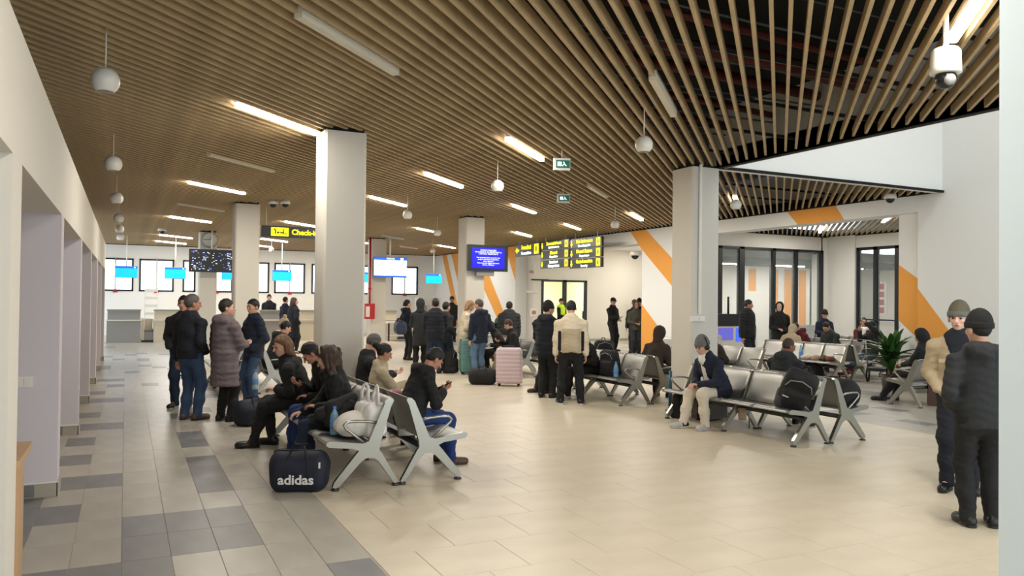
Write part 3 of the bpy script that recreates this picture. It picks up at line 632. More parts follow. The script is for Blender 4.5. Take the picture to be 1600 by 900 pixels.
for k in range(6): bx('rack_shelf', WPL, -.23, .23, -.13, .13, .35+k*.3, .38+k*.3, e)
for k in range(6): bx('rack_lip', WPL, -.23, .23, -.14, -.13, .35+k*.3, .45+k*.3, e)
e = empty('information_kiosk', 'tall pale grey cabinet against the back left of the orange stripes', 'cabinet', (12.1, 33.0, 0))
bx('body', mat('cabinet_grey', (.74, .75, .74), .4), -.5, .55, 0, .5, 0, 1.75, e); bx('side_grey_panel', CTR, -.5, -.1, -.02, 0, .9, 1.4, e); bx('plinth', BLK, -.5, .55, -.01, .5, 0, .08, e)  # darker grey panel on the cabinet front
e = empty('scanner_table', 'low white table with dark frame by the back wall', 'table', (9.3, 30.0, 0))
bx('tabletop', WPL, 0, 1.6, 0, .7, .70, .76, e); bx('low_shelf', WPL, .1, 1.5, .05, .65, .2, .24, e)
for x in (.05, 1.55):
    for y in (.05, .65): bx('leg', BLK, x-.03, x+.03, y-.03, y+.03, 0, .7, e)
# right-hand wall small fixtures
e = empty('wall_sensor', 'small round red and grey device left of the portal', 'sensor', (14.3, 27.38, 2.75)); MB().lathe([(0, .1), (.05, .1), (.09, .06), (.1, 0)], 16).build('dome', mat('dusty_pink', (.70, .55, .53), .5), e)
e = empty('wall_sconce', 'round white alarm lamp on the orange striped wall', 'lamp', (13.82, 28.9, 3.45))
b = MB().lathe([(0, .12), (.1, .11), (.17, .07), (.19, 0)], 20); b.v = [(-p[2], p[0], p[1]*1.25) for p in b.v]; b.build('shade', mat('cream_shade', (.86, .84, .78), .4), e)
e = empty('wall_vent', 'small white ledge on the portal reveal', 'ledge', (14.3, 27.36, 2.02)); bx('plate', WPL, -.28, .28, -.05, 0, -.03, .03, e)
e = empty('notice', 'small red framed notice on the portal reveal', 'notice', (14.42, 27.38, 1.2)); bx('sheet', WPL, -.16, .16, -.012, 0, -.16, .16, e); bx('red_print', mat('notice_red', (.75, .45, .42), .6), -.09, .09, -.018, -.012, -.07, .07, e)
e = empty('white_booth', 'white booth with a red notice behind the officers', 'cabinet', (19.3, 26.2, 0)); bx('body', WALLW, 0, 1.0, 0, .6, 0, 2.15, e); bx('red_print', RED, .3, .7, -.01, 0, 1.65, 1.95, e)
e = empty('door_phone', 'small white door phone on the pier of the glass partition', 'switch', (20.42, 18.48, 1.35)); bx('case', WPL, -.05, .05, -.04, 0, -.1, .1, e); bx('button', BLK, -.02, .02, -.05, -.04, -.02, .02, e)
# lit vending machine seen low behind the standing pair
e = empty('vending_machine', 'low machine glowing blue and violet behind the standing couple', 'machine', (15.2, 17.6, 0))
bx('body', WPL, 0, 1.5, 0, .6, 0, 1.0, e); bx('glowing_front', mat('glow_blue', (.25, .40, 1), .4, emit=.8), .7, 1.4, -.01, 0, .55, .95, e); bx('glowing_front', mat('glow_violet', (.42, .42, .85), .4, emit=.4), .05, .6, -.01, 0, .6, .95, e)
bx('dark_top', BLK, -.02, .8, -.02, .62, 1.0, 1.35, e)
MB().cyl(.5, .1, 1.35, 1.85, .03, 8).build('post', BLK, e)
# blue barrier post at the right-hand column
e = empty('barrier_post', 'thin dark teal post standing left of the right-hand column', 'post', (7.60, 9.86, 0)); MB().cyl(0, 0, 0, .62, .028, 10).build('post', mat('teal_blue', (.06, .30, .40), .4), e); bx('foot', mat('teal_blue', (.06, .30, .40), .4), -.05, .05, -.05, .05, 0, .015, e)
# ================================================================== LUGGAGE
def frz(rz): return np.array([[math.cos(rz), math.sin(rz), 0], [-math.sin(rz), math.cos(rz), 0], [0, 0, 1]])
def suitcase(l, x, y, rz, wd, dp, ht, m, ribs=8):
    e = empty('suitcase', l, 'suitcase', (x, y, 0), rz)
    V, Q = sdf([rbox((0, 0, ht/2+.05), (wd/2, dp/2, ht/2), .05)], .014, .01, lambda P, D: D-.005*np.maximum(0, np.sign(np.sin(P[:, 2]*2*PI*ribs/ht)))*(np.abs(P[:, 2]-ht/2-.05) < ht*.42))
    link('shell', np_mesh('shell', [(V, Q, 0)], m), e)
    MB().tube([(-wd*.22, 0, ht+.045), (-wd*.2, 0, ht+.085), (wd*.2, 0, ht+.085), (wd*.22, 0, ht+.045)], .013, 8).build('top_handle', BLK, e)
    MB().box(-wd/2-.002, wd/2+.002, -.006, .006, .06, ht+.052).build('zip_seam', BLK, e)
    for sx in (-1, 1):
        for sy in (-1, 1):
            b = MB().lathe([(.012, .016), (.03, .012), (.03, -.012), (.012, -.016)], 14); b.v = [(p[2]+sx*(wd/2-.06), p[1]+sy*(dp/2-.05), p[0]+.031) for p in b.v]; b.build('wheel', RUBBER, e)
            bx('wheel_fork', BLK, sx*(wd/2-.06)-.02, sx*(wd/2-.06)+.02, sy*(dp/2-.05)-.02, sy*(dp/2-.05)+.02, .03, .07, e)
    return e
suitcase('teal ribbed suitcase held by the man in navy', 7.03, 16.38, -.25, .50, .32, .74, mat('teal_shell', (.36, .53, .51), .4), 11)
suitcase('pale pink upright suitcase in front of the seated people', 6.80, 13.92, -.55, .50, .30, .70, mat('pink_shell', (.84, .76, .79), .42), 9)
def bag_post(P, D): return D+.006*wob(P, 22)
BF = mat('black_fabric', (.085, .085, .095), .75, bump=.2, bscale=200); NAVYF = mat('navy_fabric', (.06, .085, .16), .7, bump=.2, bscale=200)
def duffel(nm, l, x, y, z, rz, L, Wd, Hh, m, handles=True):
    e = empty(nm, l, 'bag', (x, y, z), rz)
    soft('body', [rbox((0, 0, Hh*.42), (L/2, Wd/2, Hh*.42), min(Wd, Hh)*.33), cap((-L*.33, 0, Hh*.72), (L*.33, 0, Hh*.72), Wd*.30)], m, .011, .08, e, bag_post)
    if handles:
        for s in (-1, 1): MB().tube([(-L*.2, s*Wd*.5, Hh*.25), (-L*.19, s*Wd*.45, Hh*.7), (-L*.1, s*Wd*.18, Hh*1.1), (L*.1, s*Wd*.18, Hh*1.1), (L*.19, s*Wd*.45, Hh*.7), (L*.2, s*Wd*.5, Hh*.25)], .011, 6).build('handle', BF, e)
    MB().box(-L*.38, L*.38, -.006, .006, Hh*.96, Hh*.99).build('zip', BLK, e)
    return e
e = duffel('sports_bag', 'navy sports bag lettered adidas on the floor by the near bench', 1.40, 7.05, 0, -.42, .50, .28, .36, NAVYF)
text_mesh('adidas', .115, SGWM := mat('print_white', (.85, .85, .84), .6), e, (0.0, -.152, .12), RX, bold=.0025, sx=1.08)
bx('tag', SGWM, .19, .205, -.138, -.13, .22, .27, e)
duffel('holdall', 'black holdall on the floor left of the pink suitcase', 6.42, 14.35, 0, -.5, .56, .30, .32, BF)
duffel('holdall', 'dark navy bag on the floor at the feet of the woman in black', 1.52, 10.9, 0, .6, .46, .32, .34, NAVYF)
duffel('holdall', 'black holdall with flap on the bench backing the rucksack bench', 8.12, 7.12, .42, 1.5, .50, .36, .32, BF)
duffel('holdall', 'black cloth bag heaped under the dark sitter beside the snack bench', 13.75, 12.9, 0, 1.5, .7, .4, .36, BF)
def rucksack(l, x, y, z, rz, m, m2, tilt=0, s=1.0, parent=None, nm='rucksack'):
    e = empty(nm, l, 'bag', (x, y, z), rz); e.rotation_euler = (tilt, 0, rz); e.scale = (s,)*3
    soft('body', [rbox((0, 0, .22), (.16, .10, .22), .08), rbox((0, -.09, .15), (.12, .05, .12), .04)], m, .011, .03, e, bag_post)
    soft('base_panel', [rbox((0, -.01, .06), (.166, .125, .065), .05)], m2, .012, .02, e)
    for sx in (-1, 1): MB().tube([(sx*.08, .10, .42), (sx*.09, .15, .36), (sx*.10, .15, .2), (sx*.12, .11, .06)], .016, 6, squash=.5).build('shoulder_strap', BF, e)
    MB().tube([(-.03, .08, .43), (-.02, .08, .475), (.02, .08, .475), (.03, .08, .43)], .008, 6).build('grab_loop', BF, e)
    MB().tube([(-.13, -.095, .3), (-.1, -.1, .38), (0, -.1, .415), (.1, -.1, .38), (.13, -.095, .3)], .006, 5).build('zip', GREYPL, e)
    return e
rucksack('black rucksack with grey base lying on the near right-hand bench', 7.28, 7.10, .46, -.75, BF, mat('grey_fabric', (.25, .25, .27), .8), .62, 1.2); bpy.data.objects['rucksack'].rotation_euler[1] = .35
bx('logo_tag', SGWM, -.12, -.06, -.148, -.142, .2, .21, bpy.data.objects['rucksack'])
rucksack('black rucksack on the bench beside the grey-beanie sitter', 7.42, 11.25, .44, -1.2, BF, NAVYF, .2, .98)
rucksack('large black rucksack standing behind the grey-beanie sitter', 8.15, 12.6, .42, -.4, BF, BF, 0, 1.2)
rucksack('black bag with white strap on the floor behind the cream-trousered man', 7.3, 9.25, 0, .4, BF, BF, 0, .8)
rucksack('black backpack on the floor behind the teal suitcase', 7.45, 17.3, 0, .2, BF, BF, 0, 1.15)
rucksack('black backpack on the floor left of the teal suitcase', 6.72, 16.85, 0, .9, BF, BF, 0, 1.2)
e = empty('box_bag', 'grey box-shaped bag on the floor behind the pale trousers', 'bag', (7.60, 8.95, 0), .1); bx('body', mat('grey_case', (.40, .38, .36), .7), -.22, .22, -.14, .14, .02, .30, e); bx('strap', BF, -.23, .23, -.02, .02, .0, .31, e); bx('lid_edge', BLK, -.225, .225, -.145, .145, .24, .25, e)
e = empty('box_bag', 'brown upright bag on the floor under the hooded sitter', 'bag', (12.2, 8.75, 0), .7); bx('body', mat('brown_leather', (.30, .17, .12), .6), -.13, .13, -.07, .07, 0, .36, e); bx('flap', mat('brown_leather', (.30, .17, .12), .6), -.135, .135, -.078, -.07, .2, .36, e)
MB().tube([(-.06, 0, .36), (-.05, 0, .43), (.05, 0, .43), (.06, 0, .36)], .009, 6).build('handle', BF, e)
rucksack('dark rucksack leaning at the bench end beside the hooded sitter', 12.75, 8.95, .44, -.6, BF, BF, -.1, .85)
soft('black_sleeve', [cap((-.16, .02, .0), (.12, .0, .07), .055, .05), ell((0, .05, -.03), (.18, .12, .08))], BF, .010, .05, None, lambda P, D: D+.006*wob(P, 30), loc=(1.80, 7.36, .62), label='black garment draped over the slumped white bag', cat='coat')
# bottles
def bottle(l, x, y, z, s=1, m=None):
    e = empty('water_bottle', l, 'bottle', (x, y, z), 0, 'plastic water bottles'); e.scale = (s,)*3
    MB().lathe([(0, 0), (.034, 0), (.038, .01), (.038, .05), (.035, .055), (.038, .06), (.038, .15), (.034, .17), (.02, .205), (.014, .215), (.014, .225)], 20).build('body', m or mat('bottle_plastic', (.55, .72, .85), .12, alpha=.55), e)
    MB().lathe([(0, .245), (.015, .245), (.016, .225), (.013, .222)], 14).build('cap', mat('cap_blue', (.25, .45, .75), .4), e)
    MB().lathe([(.0385, .07), (.039, .072), (.039, .135), (.0385, .137)], 20).build('wrapper', mat('label_blue', (.35, .55, .78), .4), e)
bottle('blue tinted water bottle on the near bench beside the white bags', 1.74, 7.22, .44, 1.05); bottle('water bottle on the empty seat left of the woman in black', 1.62, 11.3, .42, 1.1, mat('bottle_pale', (.62, .72, .78), .15, alpha=.7))
bottle('water bottle on the bench left of the black rucksack and grey beanie', 7.32, 10.95, .43, 1.05); bottle('clear bottle among the snacks on the far bench', 13.75, 13.1, .43, 1.2); bottle('bottle standing between the bench seats left of the bald man', 7.85, 8.6, .43)
# white bags on the near bench
WB = mat('white_carrier_plastic', (.90, .89, .88), .4, bump=.15, bscale=25)
e = empty('carrier_bag', 'white plastic carrier bag standing on the near bench, handles up', 'bag', (2.05, 7.12, .42), .25)
soft('bag', [rbox((0, 0, .16), (.105, .16, .16), .06), cap((.0, -.11, .28), (.0, -.09, .36), .050, .022, (1, 0, 0), 2.2), cap((0, .11, .28), (0, .09, .36), .050, .022, (1, 0, 0), 2.2)], WB, .008, .04, e, lambda P, D: D+.007*wob(P, 42)+.005*np.sin(P[:, 1]*75+P[:, 2]*20)*np.clip((P[:, 2]-.1)*6, 0, 1))
for s in (-1, 1):
    MB().tube([(-.01, s*.15, .30), (-.01, s*.145, .40), (0, s*.125, .46), (.01, s*.095, .475), (.01, s*.065, .45), (0, s*.05, .38), (0, s*.045, .30)], [.032, .024, .018, .016, .018, .024, .034], 8, squash=.5).build('handle', WB, e)
e = empty('carrier_bag', 'slumped white bag and cloth lying across the near bench seat', 'bag', (1.90, 7.14, .44), .5)
soft('bag', [ell((0, 0, .10), (.20, .15, .12)), ell((.08, -.05, .06), (.12, .12, .07))], mat('off_white_cloth', (.88, .86, .82), .8, bump=.2, bscale=30), .008, .04, e, lambda P, D: np.maximum(D+.008*wob(P, 38), -P[:, 2]))
e = empty('black_coat', 'black garment folded beneath the white bags on the bench seat', 'coat', (1.90, 7.32, .48), .4)
soft('cloth', [ell((0, 0, .05), (.22, .19, .06)), cap((-.15, .06, .2), (.1, .08, .27), .06, .05), cap((-.17, .05, .06), (-.15, .06, .2), .05)], BF, .010, .05, e, lambda P, D: np.maximum(D+.006*wob(P, 30), -P[:, 2]))
soft('pink_scarf', [ell((0, 0, 0), (.10, .07, .05)), ell((.09, .04, -.04), (.06, .05, .06))], mat('dusty_rose', (.70, .42, .50), .8), .010, .04, None, lambda P, D: D+.005*wob(P, 40), loc=(2.45, 7.75, .72), label='dusty pink scarf over the backrest behind the white bag', cat='scarf')
soft('furry_hat', [ell((0, 0, 0), (.11, .08, .05))], mat('tan_fur', (.74, .64, .50), .95, bump=.6, bscale=60), .009, .03, None, lambda P, D: D+.006*wob(P, 60), loc=(2.93, 7.55, .47), label='tan furry item at the front edge of the middle bench', cat='hat')
# snacks and cloths on the far snack bench
for i, (dx, dy, cl, l) in enumerate([(0, 0, (.62, .50, .40), 'crumpled tan packet on the snack bench'), (.1, -.28, (.45, .27, .18), 'brown paper bag on the snack bench nearest its end'), (-.05, .25, (.78, .72, .66), 'pale packet beside the bottle on the snack bench'), (.12, -.1, (.35, .30, .22), 'dark olive packet in the middle of the snack bench')]):
    soft('snack_packet', [ell((0, 0, .05), (.12, .10, .06))], mat('packet_%d' % i, cl, .6), .012, .03, None, lambda P, D: D+.012*wob(P, 35, i), loc=(13.75+dx, 12.65+dy, .43), label=l, cat='packet')
for i, (x, y, cl, l, dm) in enumerate([(7.98, 6.98, (.72, .62, .55), 'beige cloth bundle inside the near armrest of the right bench', (.09, .07, .13))]):
    soft('cloth_bundle', [ell((0, 0, .12), dm), ell((.03, .1, .06), (.1, .08, .07))], mat('cloth_%d' % i, cl, .8), .010, .04, None, lambda P, D: D+.008*wob(P, 35), loc=(x, y, .42), label=l, cat='cloth')
e = empty('paper_cup', 'pale cup hanging under the rucksack bench beam', 'cup', (7.35, 8.0, .14)); MB().lathe([(0, 0), (.05, 0), (.06, .16), (0, .16)], 16).build('cup', mat('cup_tan', (.72, .66, .55), .6), e); MB().cyl(.12, 0, -.12, .2, .01, 8).build('rod', CHROME, e)
# wheelchair-like stroller base by the plant
e = empty('trolley', 'small dark wheeled trolley behind the potted plant', 'trolley', (14.6, 11.75, 0), .5)
for s in (-.2, .2):
    b = MB().tube([(.15*math.cos(a), s, .16+.15*math.sin(a)) for a in np.linspace(0, 2*PI, 20)], .02, 6); b.build('wheel', RUBBER, e)
    MB().tube([(.1, s, .16), (-.15, s, .55), (-.25, s, .9)], .014, 6).build('frame_bar', CHROME, e)
bx('deck', BLK, -.25, .2, -.18, .18, .25, .32, e)
# ================================================================== PLANTS
GRN = mat('leaf_green', (.20, .36, .15), .45, noise=.3, nscale=10); GRN2 = mat('leaf_dark', (.10, .19, .10), .45, noise=.2, nscale=10); POT = mat('pot_dark', (.25, .22, .2), .6)
def plant(l, x, y, z0, hh, n, L, Wd, mt, droop=.5, seed=1):
    e = empty('potted_plant', l, 'plant', (x, y, 0)); r_ = random.Random(seed)
    MB().lathe([(0, 0), (.15, 0), (.19, z0), (.17, z0), (.16, z0-.04), (0, z0-.04)], 20).build('pot', POT, e)
    MB().tube([(0, 0, z0-.05), (.02, .01, z0+hh*.3), (0, 0, z0+hh*.55)], .03, 8).build('stem', mat('bark', (.3, .24, .17), .8), e)
    for k in range(n):
        a = k*2.4+r_.uniform(-.3, .3); el = r_.uniform(.25, 1.35); ll = L*r_.uniform(.7, 1.1); zz = z0+hh*.5*(k/n)+.03; P = []
        for t in np.linspace(0, 1, 9):
            rr = ll*t*math.cos(el)*(1+.1*t); h_ = ll*t*math.sin(el)-droop*ll*t*t*.6*math.cos(el)
            P.append(np.array([rr*math.cos(a), rr*math.sin(a), zz+h_]))
        sd = np.array([-math.sin(a), math.cos(a), 0]); vs = []
        for t, p in zip(np.linspace(0, 1, 9), P):
            wv = Wd*math.sin(PI*min(1, t*.93+.07))**.8*.5; vs += [p-sd*wv+(0, 0, wv*.35), p-(0, 0, .0), p+sd*wv+(0, 0, wv*.35)]
        fs = [(3*i+j, 3*i+j+1, 3*i+j+4, 3*i+j+3) for i in range(8) for j in (0, 1)]
        MB().add(vs, fs, 0, True).build('leaf', mt, e)
    return e
plant('leafy dark green potted plant in front of the wall opening', 13.55, 10.6, .30, .95, 64, .66, .13, GRN, .35, 2)
plant('dark broad-leaved potted plant behind the man in navy', 9.2, 19.6, .45, .8, 26, .5, .15, GRN2, .7, 5)
plant('small broad-leaved plant half hidden by the hooded sitter', 13.1, 9.2, .28, .5, 14, .42, .10, GRN, .6, 9)
# ================================================================== PEOPLE
SKIN = {'fair': mat('skin_fair', (.80, .62, .53), .55), 'mid': mat('skin_mid', (.70, .50, .40), .55), 'pale': mat('skin_pale', (.86, .70, .62), .55), 'dark': mat('skin_tan', (.55, .37, .29), .55)}
def cloth(name, col, rough=.85): return mat('cloth_'+name, col, rough, bump=.55, bscale=26)
CL = {k: cloth(k, v) for k, v in dict(black=(.075, .078, .085), charcoal=(.14, .15, .16), navy=(.09, .12, .20), darknavy=(.065, .085, .13), taupe=(.40, .36, .38), cream=(.86, .80, .70), beige=(.72, .66, .55), tan=(.70, .63, .52),
      jeans=(.17, .26, .38), jeansdark=(.10, .16, .25), jeanslight=(.36, .47, .58), blue=(.10, .20, .42), olive=(.28, .26, .22), green=(.19, .22, .20), maroon=(.36, .11, .14), brown=(.20, .15, .12), white=(.88, .87, .85), grey=(.40, .40, .38), lightgrey=(.60, .60, .59),
      hivis=(.80, .95, .15), palepants=(.85, .81, .74), tanpants=(.66, .55, .45), khaki=(.36, .34, .28)).items()}
HAIR = {k: mat('hair_'+k, v, .6, bump=.5, bscale=140, stretch=(1, 1, .25)) for k, v in dict(black=(.06, .055, .055), brown=(.25, .175, .14), darkbrown=(.12, .09, .08), blonde=(.62, .48, .33), grey=(.33, .31, .30), auburn=(.42, .30, .20)).items()}
EYEM = mat('eye_dark', (.08, .06, .06), .2); EYEW = mat('eye_white', (.85, .83, .80), .3); LIP = mat('lips', (.62, .34, .32), .5); SHOEB = mat('shoe_black', (.05, .05, .055), .4); SHOEW = mat('shoe_white', (.86, .86, .85), .5); SHOER = mat('shoe_red', (.55, .16, .10), .6); SHOEBR = mat('shoe_brown', (.30, .22, .17), .5); SOLE = mat('sole_white', (.88, .88, .86), .5)
SHOEG = mat('shoe_grey', (.74, .73, .72), .5)
PHONE = mat('phone_black', (.03, .03, .04), .2)
def unit(v): v = np.array(v, float); return v/(np.linalg.norm(v)+1e-9)
def ik(a, b, l1, l2, pole):
    d = b-a; L = np.linalg.norm(d); L2 = min(L, (l1+l2)*.999); u = d/L; b = a+u*L2
    t = (l1*l1-l2*l2+L2*L2)/(2*L2); h = math.sqrt(max(l1*l1-t*t, 0)); p = pole-u*(pole@u); return a+u*t+unit(p)*h, b
HANDP = {'side': (.25, .03, .80), 'pocket': (.17, .13, .93), 'front': (.07, .30, 1.08), 'chest': (.05, .22, 1.25), 'belly': (.06, .22, 1.02), 'hip': (.22, .10, .98), 'chin': (.06, .24, 1.42), 'back': (.06, -.20, .95),
         'lap': (.07, .30, .66), 'knee': (.12, .46, .58), 'phone': (.05, .38, .78), 'face': (.06, .30, 1.06), 'between': (.04, .42, .60), 'beside': (.30, .05, .62), 'belly_sit': (.06, .22, .74)}
def person(label, x, y, face, h=1.70, sit=False, lean=0, head=(0, 0, 0), arms=('side', 'side'), top='jacket', tc='black', bc='black', shoe=SHOEB, hair='short', hc='darkbrown', hat=None, skin='fair', hood=None, look=True, near=0,
           seat=.43, feet=None, wide=1.0, hem=None, sc=None, sole=None, group=None, hands=True, twist=0, puff=False, collar=True, closed=True):
    """face: heading in degrees (0 = +y, 90 = +x). near: 0 far, 1 middle, 2 close"""
    s = h/1.72*(sc or 1); res = (.026, .019, .0145)[near]; rh = (.013, .009, .0065)[near]; rk = (.0115, .008, .0055)[near]
    e = empty('person', label, 'person', (x, y, 0), -math.radians(face), group)
    def V(*a): return np.array(a, float)
    zp = (.93*s if not sit else seat+.115*s); pel = V(0, 0, zp); la = math.radians(lean)
    up = V(0, math.sin(la), math.cos(la)); fw = V(0, math.cos(la), -math.sin(la)); tw = math.radians(twist)
    rt = V(math.cos(tw), 0, 0)+fw*math.sin(tw); rt = unit(rt); fwt = unit(np.cross(up, rt))
    tl = .50*s; neck = pel+up*tl; shm = pel+up*(tl-.06*s); sw = .178*s*wide; shj = pel+up*(tl-.095*s)
    sh = [shj-rt*sw, shj+rt*sw]
    hy, hp, hr = map(math.radians, head)
    hd = unit(fwt*math.cos(hy)+rt*math.sin(hy)); hd = unit(V(hd[0], hd[1], 0)*math.cos(hp)-V(0, 0, 1)*math.sin(hp))      # pitch > 0 looks down
    hu = unit(V(0, 0, 1)+up*.4-hd*((V(0, 0, 1)+up*.4)@hd)); hx = np.cross(hd, hu); hu = unit(hu*math.cos(hr)+hx*math.sin(hr)); hx = np.cross(hd, hu)
    hc_ = neck+up*.065*s+hu*.102*s+hd*.022*s; FR = np.array([hx, hd, hu])
    def HP(a, b, c): return hc_+s*(hx*a+hd*b+hu*c)*1.04
    # legs
    hips = [pel+V(-.09*s, 0, -.02*s), pel+V(.09*s, 0, -.02*s)]
    if feet is None: feet = [(-.10, .02), (.10, .04)] if not sit else [(-.12, .42), (.12, .45)]
    ank = []; kn = []; td = []
    for i in (0, 1):
        f = feet[i]; a = V(f[0]*s, f[1]*s, (f[2] if len(f) > 2 else .085*s)); k, a = ik(hips[i], a, .425*s, .42*s, V(f[0]*.6, 1, .25 if sit else 0)); kn.append(k); ank.append(a)
        ta = (f[3] if len(f) > 3 else (-12 if i == 0 else 12)); td.append(V(math.sin(math.radians(ta)), math.cos(math.radians(ta)), 0))
    # arms
    elb = []; wr = []
    for i, sg in ((0, -1), (1, 1)):
        t = arms[i]; t = HANDP[t] if isinstance(t, str) else t; t = V(t[0]*sg if t[0] < 9 else t[0]-10, t[1], t[2]*(1 if t[2] < 5 else 1))*s
        if sit: t[2] += seat-.43*s
        nm = arms[i] if isinstance(arms[i], str) else ''
        pole = {'pocket': V(sg*.5, -1, -.3), 'hip': V(sg*1.2, -.6, 0), 'back': V(sg, .3, -.2), 'chin': V(sg*.4, -.1, -1), 'face': V(sg*.3, .1, -1)}.get(nm, V(sg*.55, -.45, -.6))
        k, a = ik(sh[i], t, .275*s, .25*s, pole); elb.append(k); wr.append(a)
    # ---- body: one continuous skin surface
    prims = [cap(pel-V(0, 0, .02), pel+up*.2*s, .10*s, .09*s, fwt, 1.3), cap(pel+up*.2*s, shm, .09*s, .105*s, fwt, 1.4), cap(sh[0], sh[1], .045*s)]
    for i in (0, 1): prims += [cap(hips[i], kn[i], .07*s, .048*s), cap(kn[i], ank[i], .045*s, .03*s), cap(ank[i], ank[i]+td[i]*.12*s-V(0, 0, .04*s), .028*s), cap(sh[i], elb[i], .042*s, .034*s), cap(elb[i], wr[i], .032*s, .024*s)]
    bV, bQ = sdf(prims, .030, .04)
    hpz = [ell(HP(0, -.012, .022), V(.073, .093, .098)*s, FR), ell(HP(0, .022, -.035), V(.058, .066, .082)*s, FR), ell(HP(0, .055, -.088), V(.026, .024, .02)*s, FR), cap(HP(0, .082, .012), HP(0, .108, -.028), .008*s, .0135*s), cap(HP(-.03, .083, .022), HP(.03, .083, .022), .010*s),
           ell(HP(-.035, .062, -.02), V(.022, .02, .022)*s, FR), ell(HP(.035, .062, -.02), V(.022, .02, .022)*s, FR), ell(HP(0, .083, -.062), V(.022, .010, .010)*s, FR),
           ell(HP(-.080, -.010, -.014), V(.012, .020, .032)*s, FR), ell(HP(.080, -.010, -.014), V(.012, .020, .032)*s, FR), cap(neck-up*.05*s, HP(0, -.025, -.06), .056*s, .050*s)]
    hV, hQ = sdf(hpz, rh, .014*s)
    parts = [(bV, bQ, 0), (hV, hQ, 0)]
    held = {}
    for i, sg in ((0, -1), (1, 1)):
        nm = arms[i] if isinstance(arms[i], str) else ''
        if nm == 'pocket' or not hands: continue
        d = unit(wr[i]-elb[i]); 
        if nm in ('phone', 'front', 'between', 'lap', 'knee', 'belly', 'chest', 'belly_sit'): d = unit(d+V(0, .55, .1))
        if nm in ('chin', 'face'): d = unit(d+V(0, 0, .8))
        side = unit(np.cross(d, V(0, 0, 1))) if abs(d[2]) < .8 else V(0, 1, 0)          # across the palm
        if nm in ('side', 'hip', 'back'): side = unit(V(0, 1, 0)-d*d[1])
        nrm = unit(np.cross(side, d)); curl = -nrm if nrm[2] > 0 else nrm
        if nm in ('phone', 'front', 'chest'): curl = -curl
        if nm in ('side', 'hip'): curl = V(-sg, 0, 0)
        th = side if (side[0]*-sg > 0 or nm in ('side', 'hip')) else -side
        base = wr[i]+d*.012*s; hp_ = [cap(wr[i]-d*.04*s, base, .026*s, .024*s)]
        kt = []
        for j in range(4):
            o = (1.5-j)*.0195*s; r0 = (.0092, .0095, .0092, .008)[j]*s; L = (.070, .078, .073, .058)[j]*s
            p0 = base+d*.075*s+th*o; hp_.append(cap(base+th*o*.6, p0, .0135*s, .0115*s))
            c1 = .35+.12*j*0; a1 = unit(d*math.cos(.4)+curl*math.sin(.4)); a2 = unit(d*math.cos(.95)+curl*math.sin(.95)); a3 = unit(d*math.cos(1.35)+curl*math.sin(1.35))
            p1 = p0+a1*L*.45; p2 = p1+a2*L*.32; p3 = p2+a3*L*.23; hp_ += [cap(p0, p1, r0*1.08, r0), cap(p1, p2, r0, r0*.92), cap(p2, p3, r0*.92, r0*.8)]
        t0 = base+d*.02*s+th*.022*s; t1 = t0+unit(d*.6+th*.8+curl*.35)*.038*s; t2 = t1+unit(d*.85+th*.35+curl*.5)*.030*s
        hp_ += [cap(t0, t1, .0145*s, .0115*s), cap(t1, t2, .011*s, .009*s)]
        v_, q_ = sdf(hp_, rk, .006*s); parts.append((v_, q_, 0)); held[i] = (base+d*.07*s+curl*.028*s, d, curl, th)
    link('body', np_mesh('body', parts, SKIN[skin]), e)
    # ---- trousers
    lw = 1.0+.12*(wide-1)*4; T = CL[bc]; slim = hair in ('long', 'bob', 'curly', 'bun', 'ponytail')
    pz = [cap(pel-V(0, 0, .03)*s, pel+up*.10*s, .148*s*wide, .140*s*wide, fwt, 1.28)]
    for i in (0, 1): pz += [cap(hips[i], kn[i], .098*s*lw, .073*s*lw), cap(kn[i], kn[i]*.45+ank[i]*.55, .071*s*lw, (.058 if slim else .068)*s), cap(kn[i]*.45+ank[i]*.55, ank[i]-V(0, 0, .03*s), (.058 if slim else .068)*s, (.050 if slim else .062)*s)]
    sd = RNG.uniform(0, 9)
    soft('trousers', pz, T, res, .045*s, e, lambda P, D: np.maximum(D+.007*wob(P, 26, sd)+.0045*wob(P*np.array([1, 1, 2.2]), 38, sd+2), .035*s-P[:, 2]))
    # ---- shoes
    for i in (0, 1):
        a = ank[i]; t = td[i]; zt = a[2]-.085*s; g = V(a[0], a[1], zt)
        tilt = V(0, 0, 0)
        sp = [cap(g-t*.035*s+V(0, 0, .045*s), g+t*.165*s+V(0, 0, .034*s), .047*s, .041*s), cap(g+V(0, 0, .05*s), g+V(0, 0, .12*s), .047*s, .044*s), ell(g+t*.11*s+V(0, 0, .03*s), V(.045, .06, .034)*s, np.array([np.cross(t, V(0, 0, 1)), t, V(0, 0, 1)]))]
        sh_ = soft('shoe', sp, shoe, .013 if near < 2 else .009, .03, e, lambda P, D, z=zt: np.maximum(D, z+.002-P[:, 2]))
        if shoe is SHOEG: soft('shoe_panel', sp, SHOEB, .009, .03, sh_, lambda P, D, g=g, t=t: np.maximum(np.maximum(D-.004, (P-g)@t-.035*s), .03*s-P[:, 2]))
        if near or sole:
            soft('sole', [cap(g-t*.035*s+V(0, 0, .012*s), g+t*.155*s+V(0, 0, .012*s), .048*s, .042*s)], sole or SHOEB, .011, .02, sh_, lambda P, D, z=zt: np.maximum(np.maximum(D, z-P[:, 2]+.001), P[:, 2]-z-.022*s))
    # ---- upper garment
    W = 1.0*wide; M = CL[tc]; pf = 1.12 if puff else 1.0
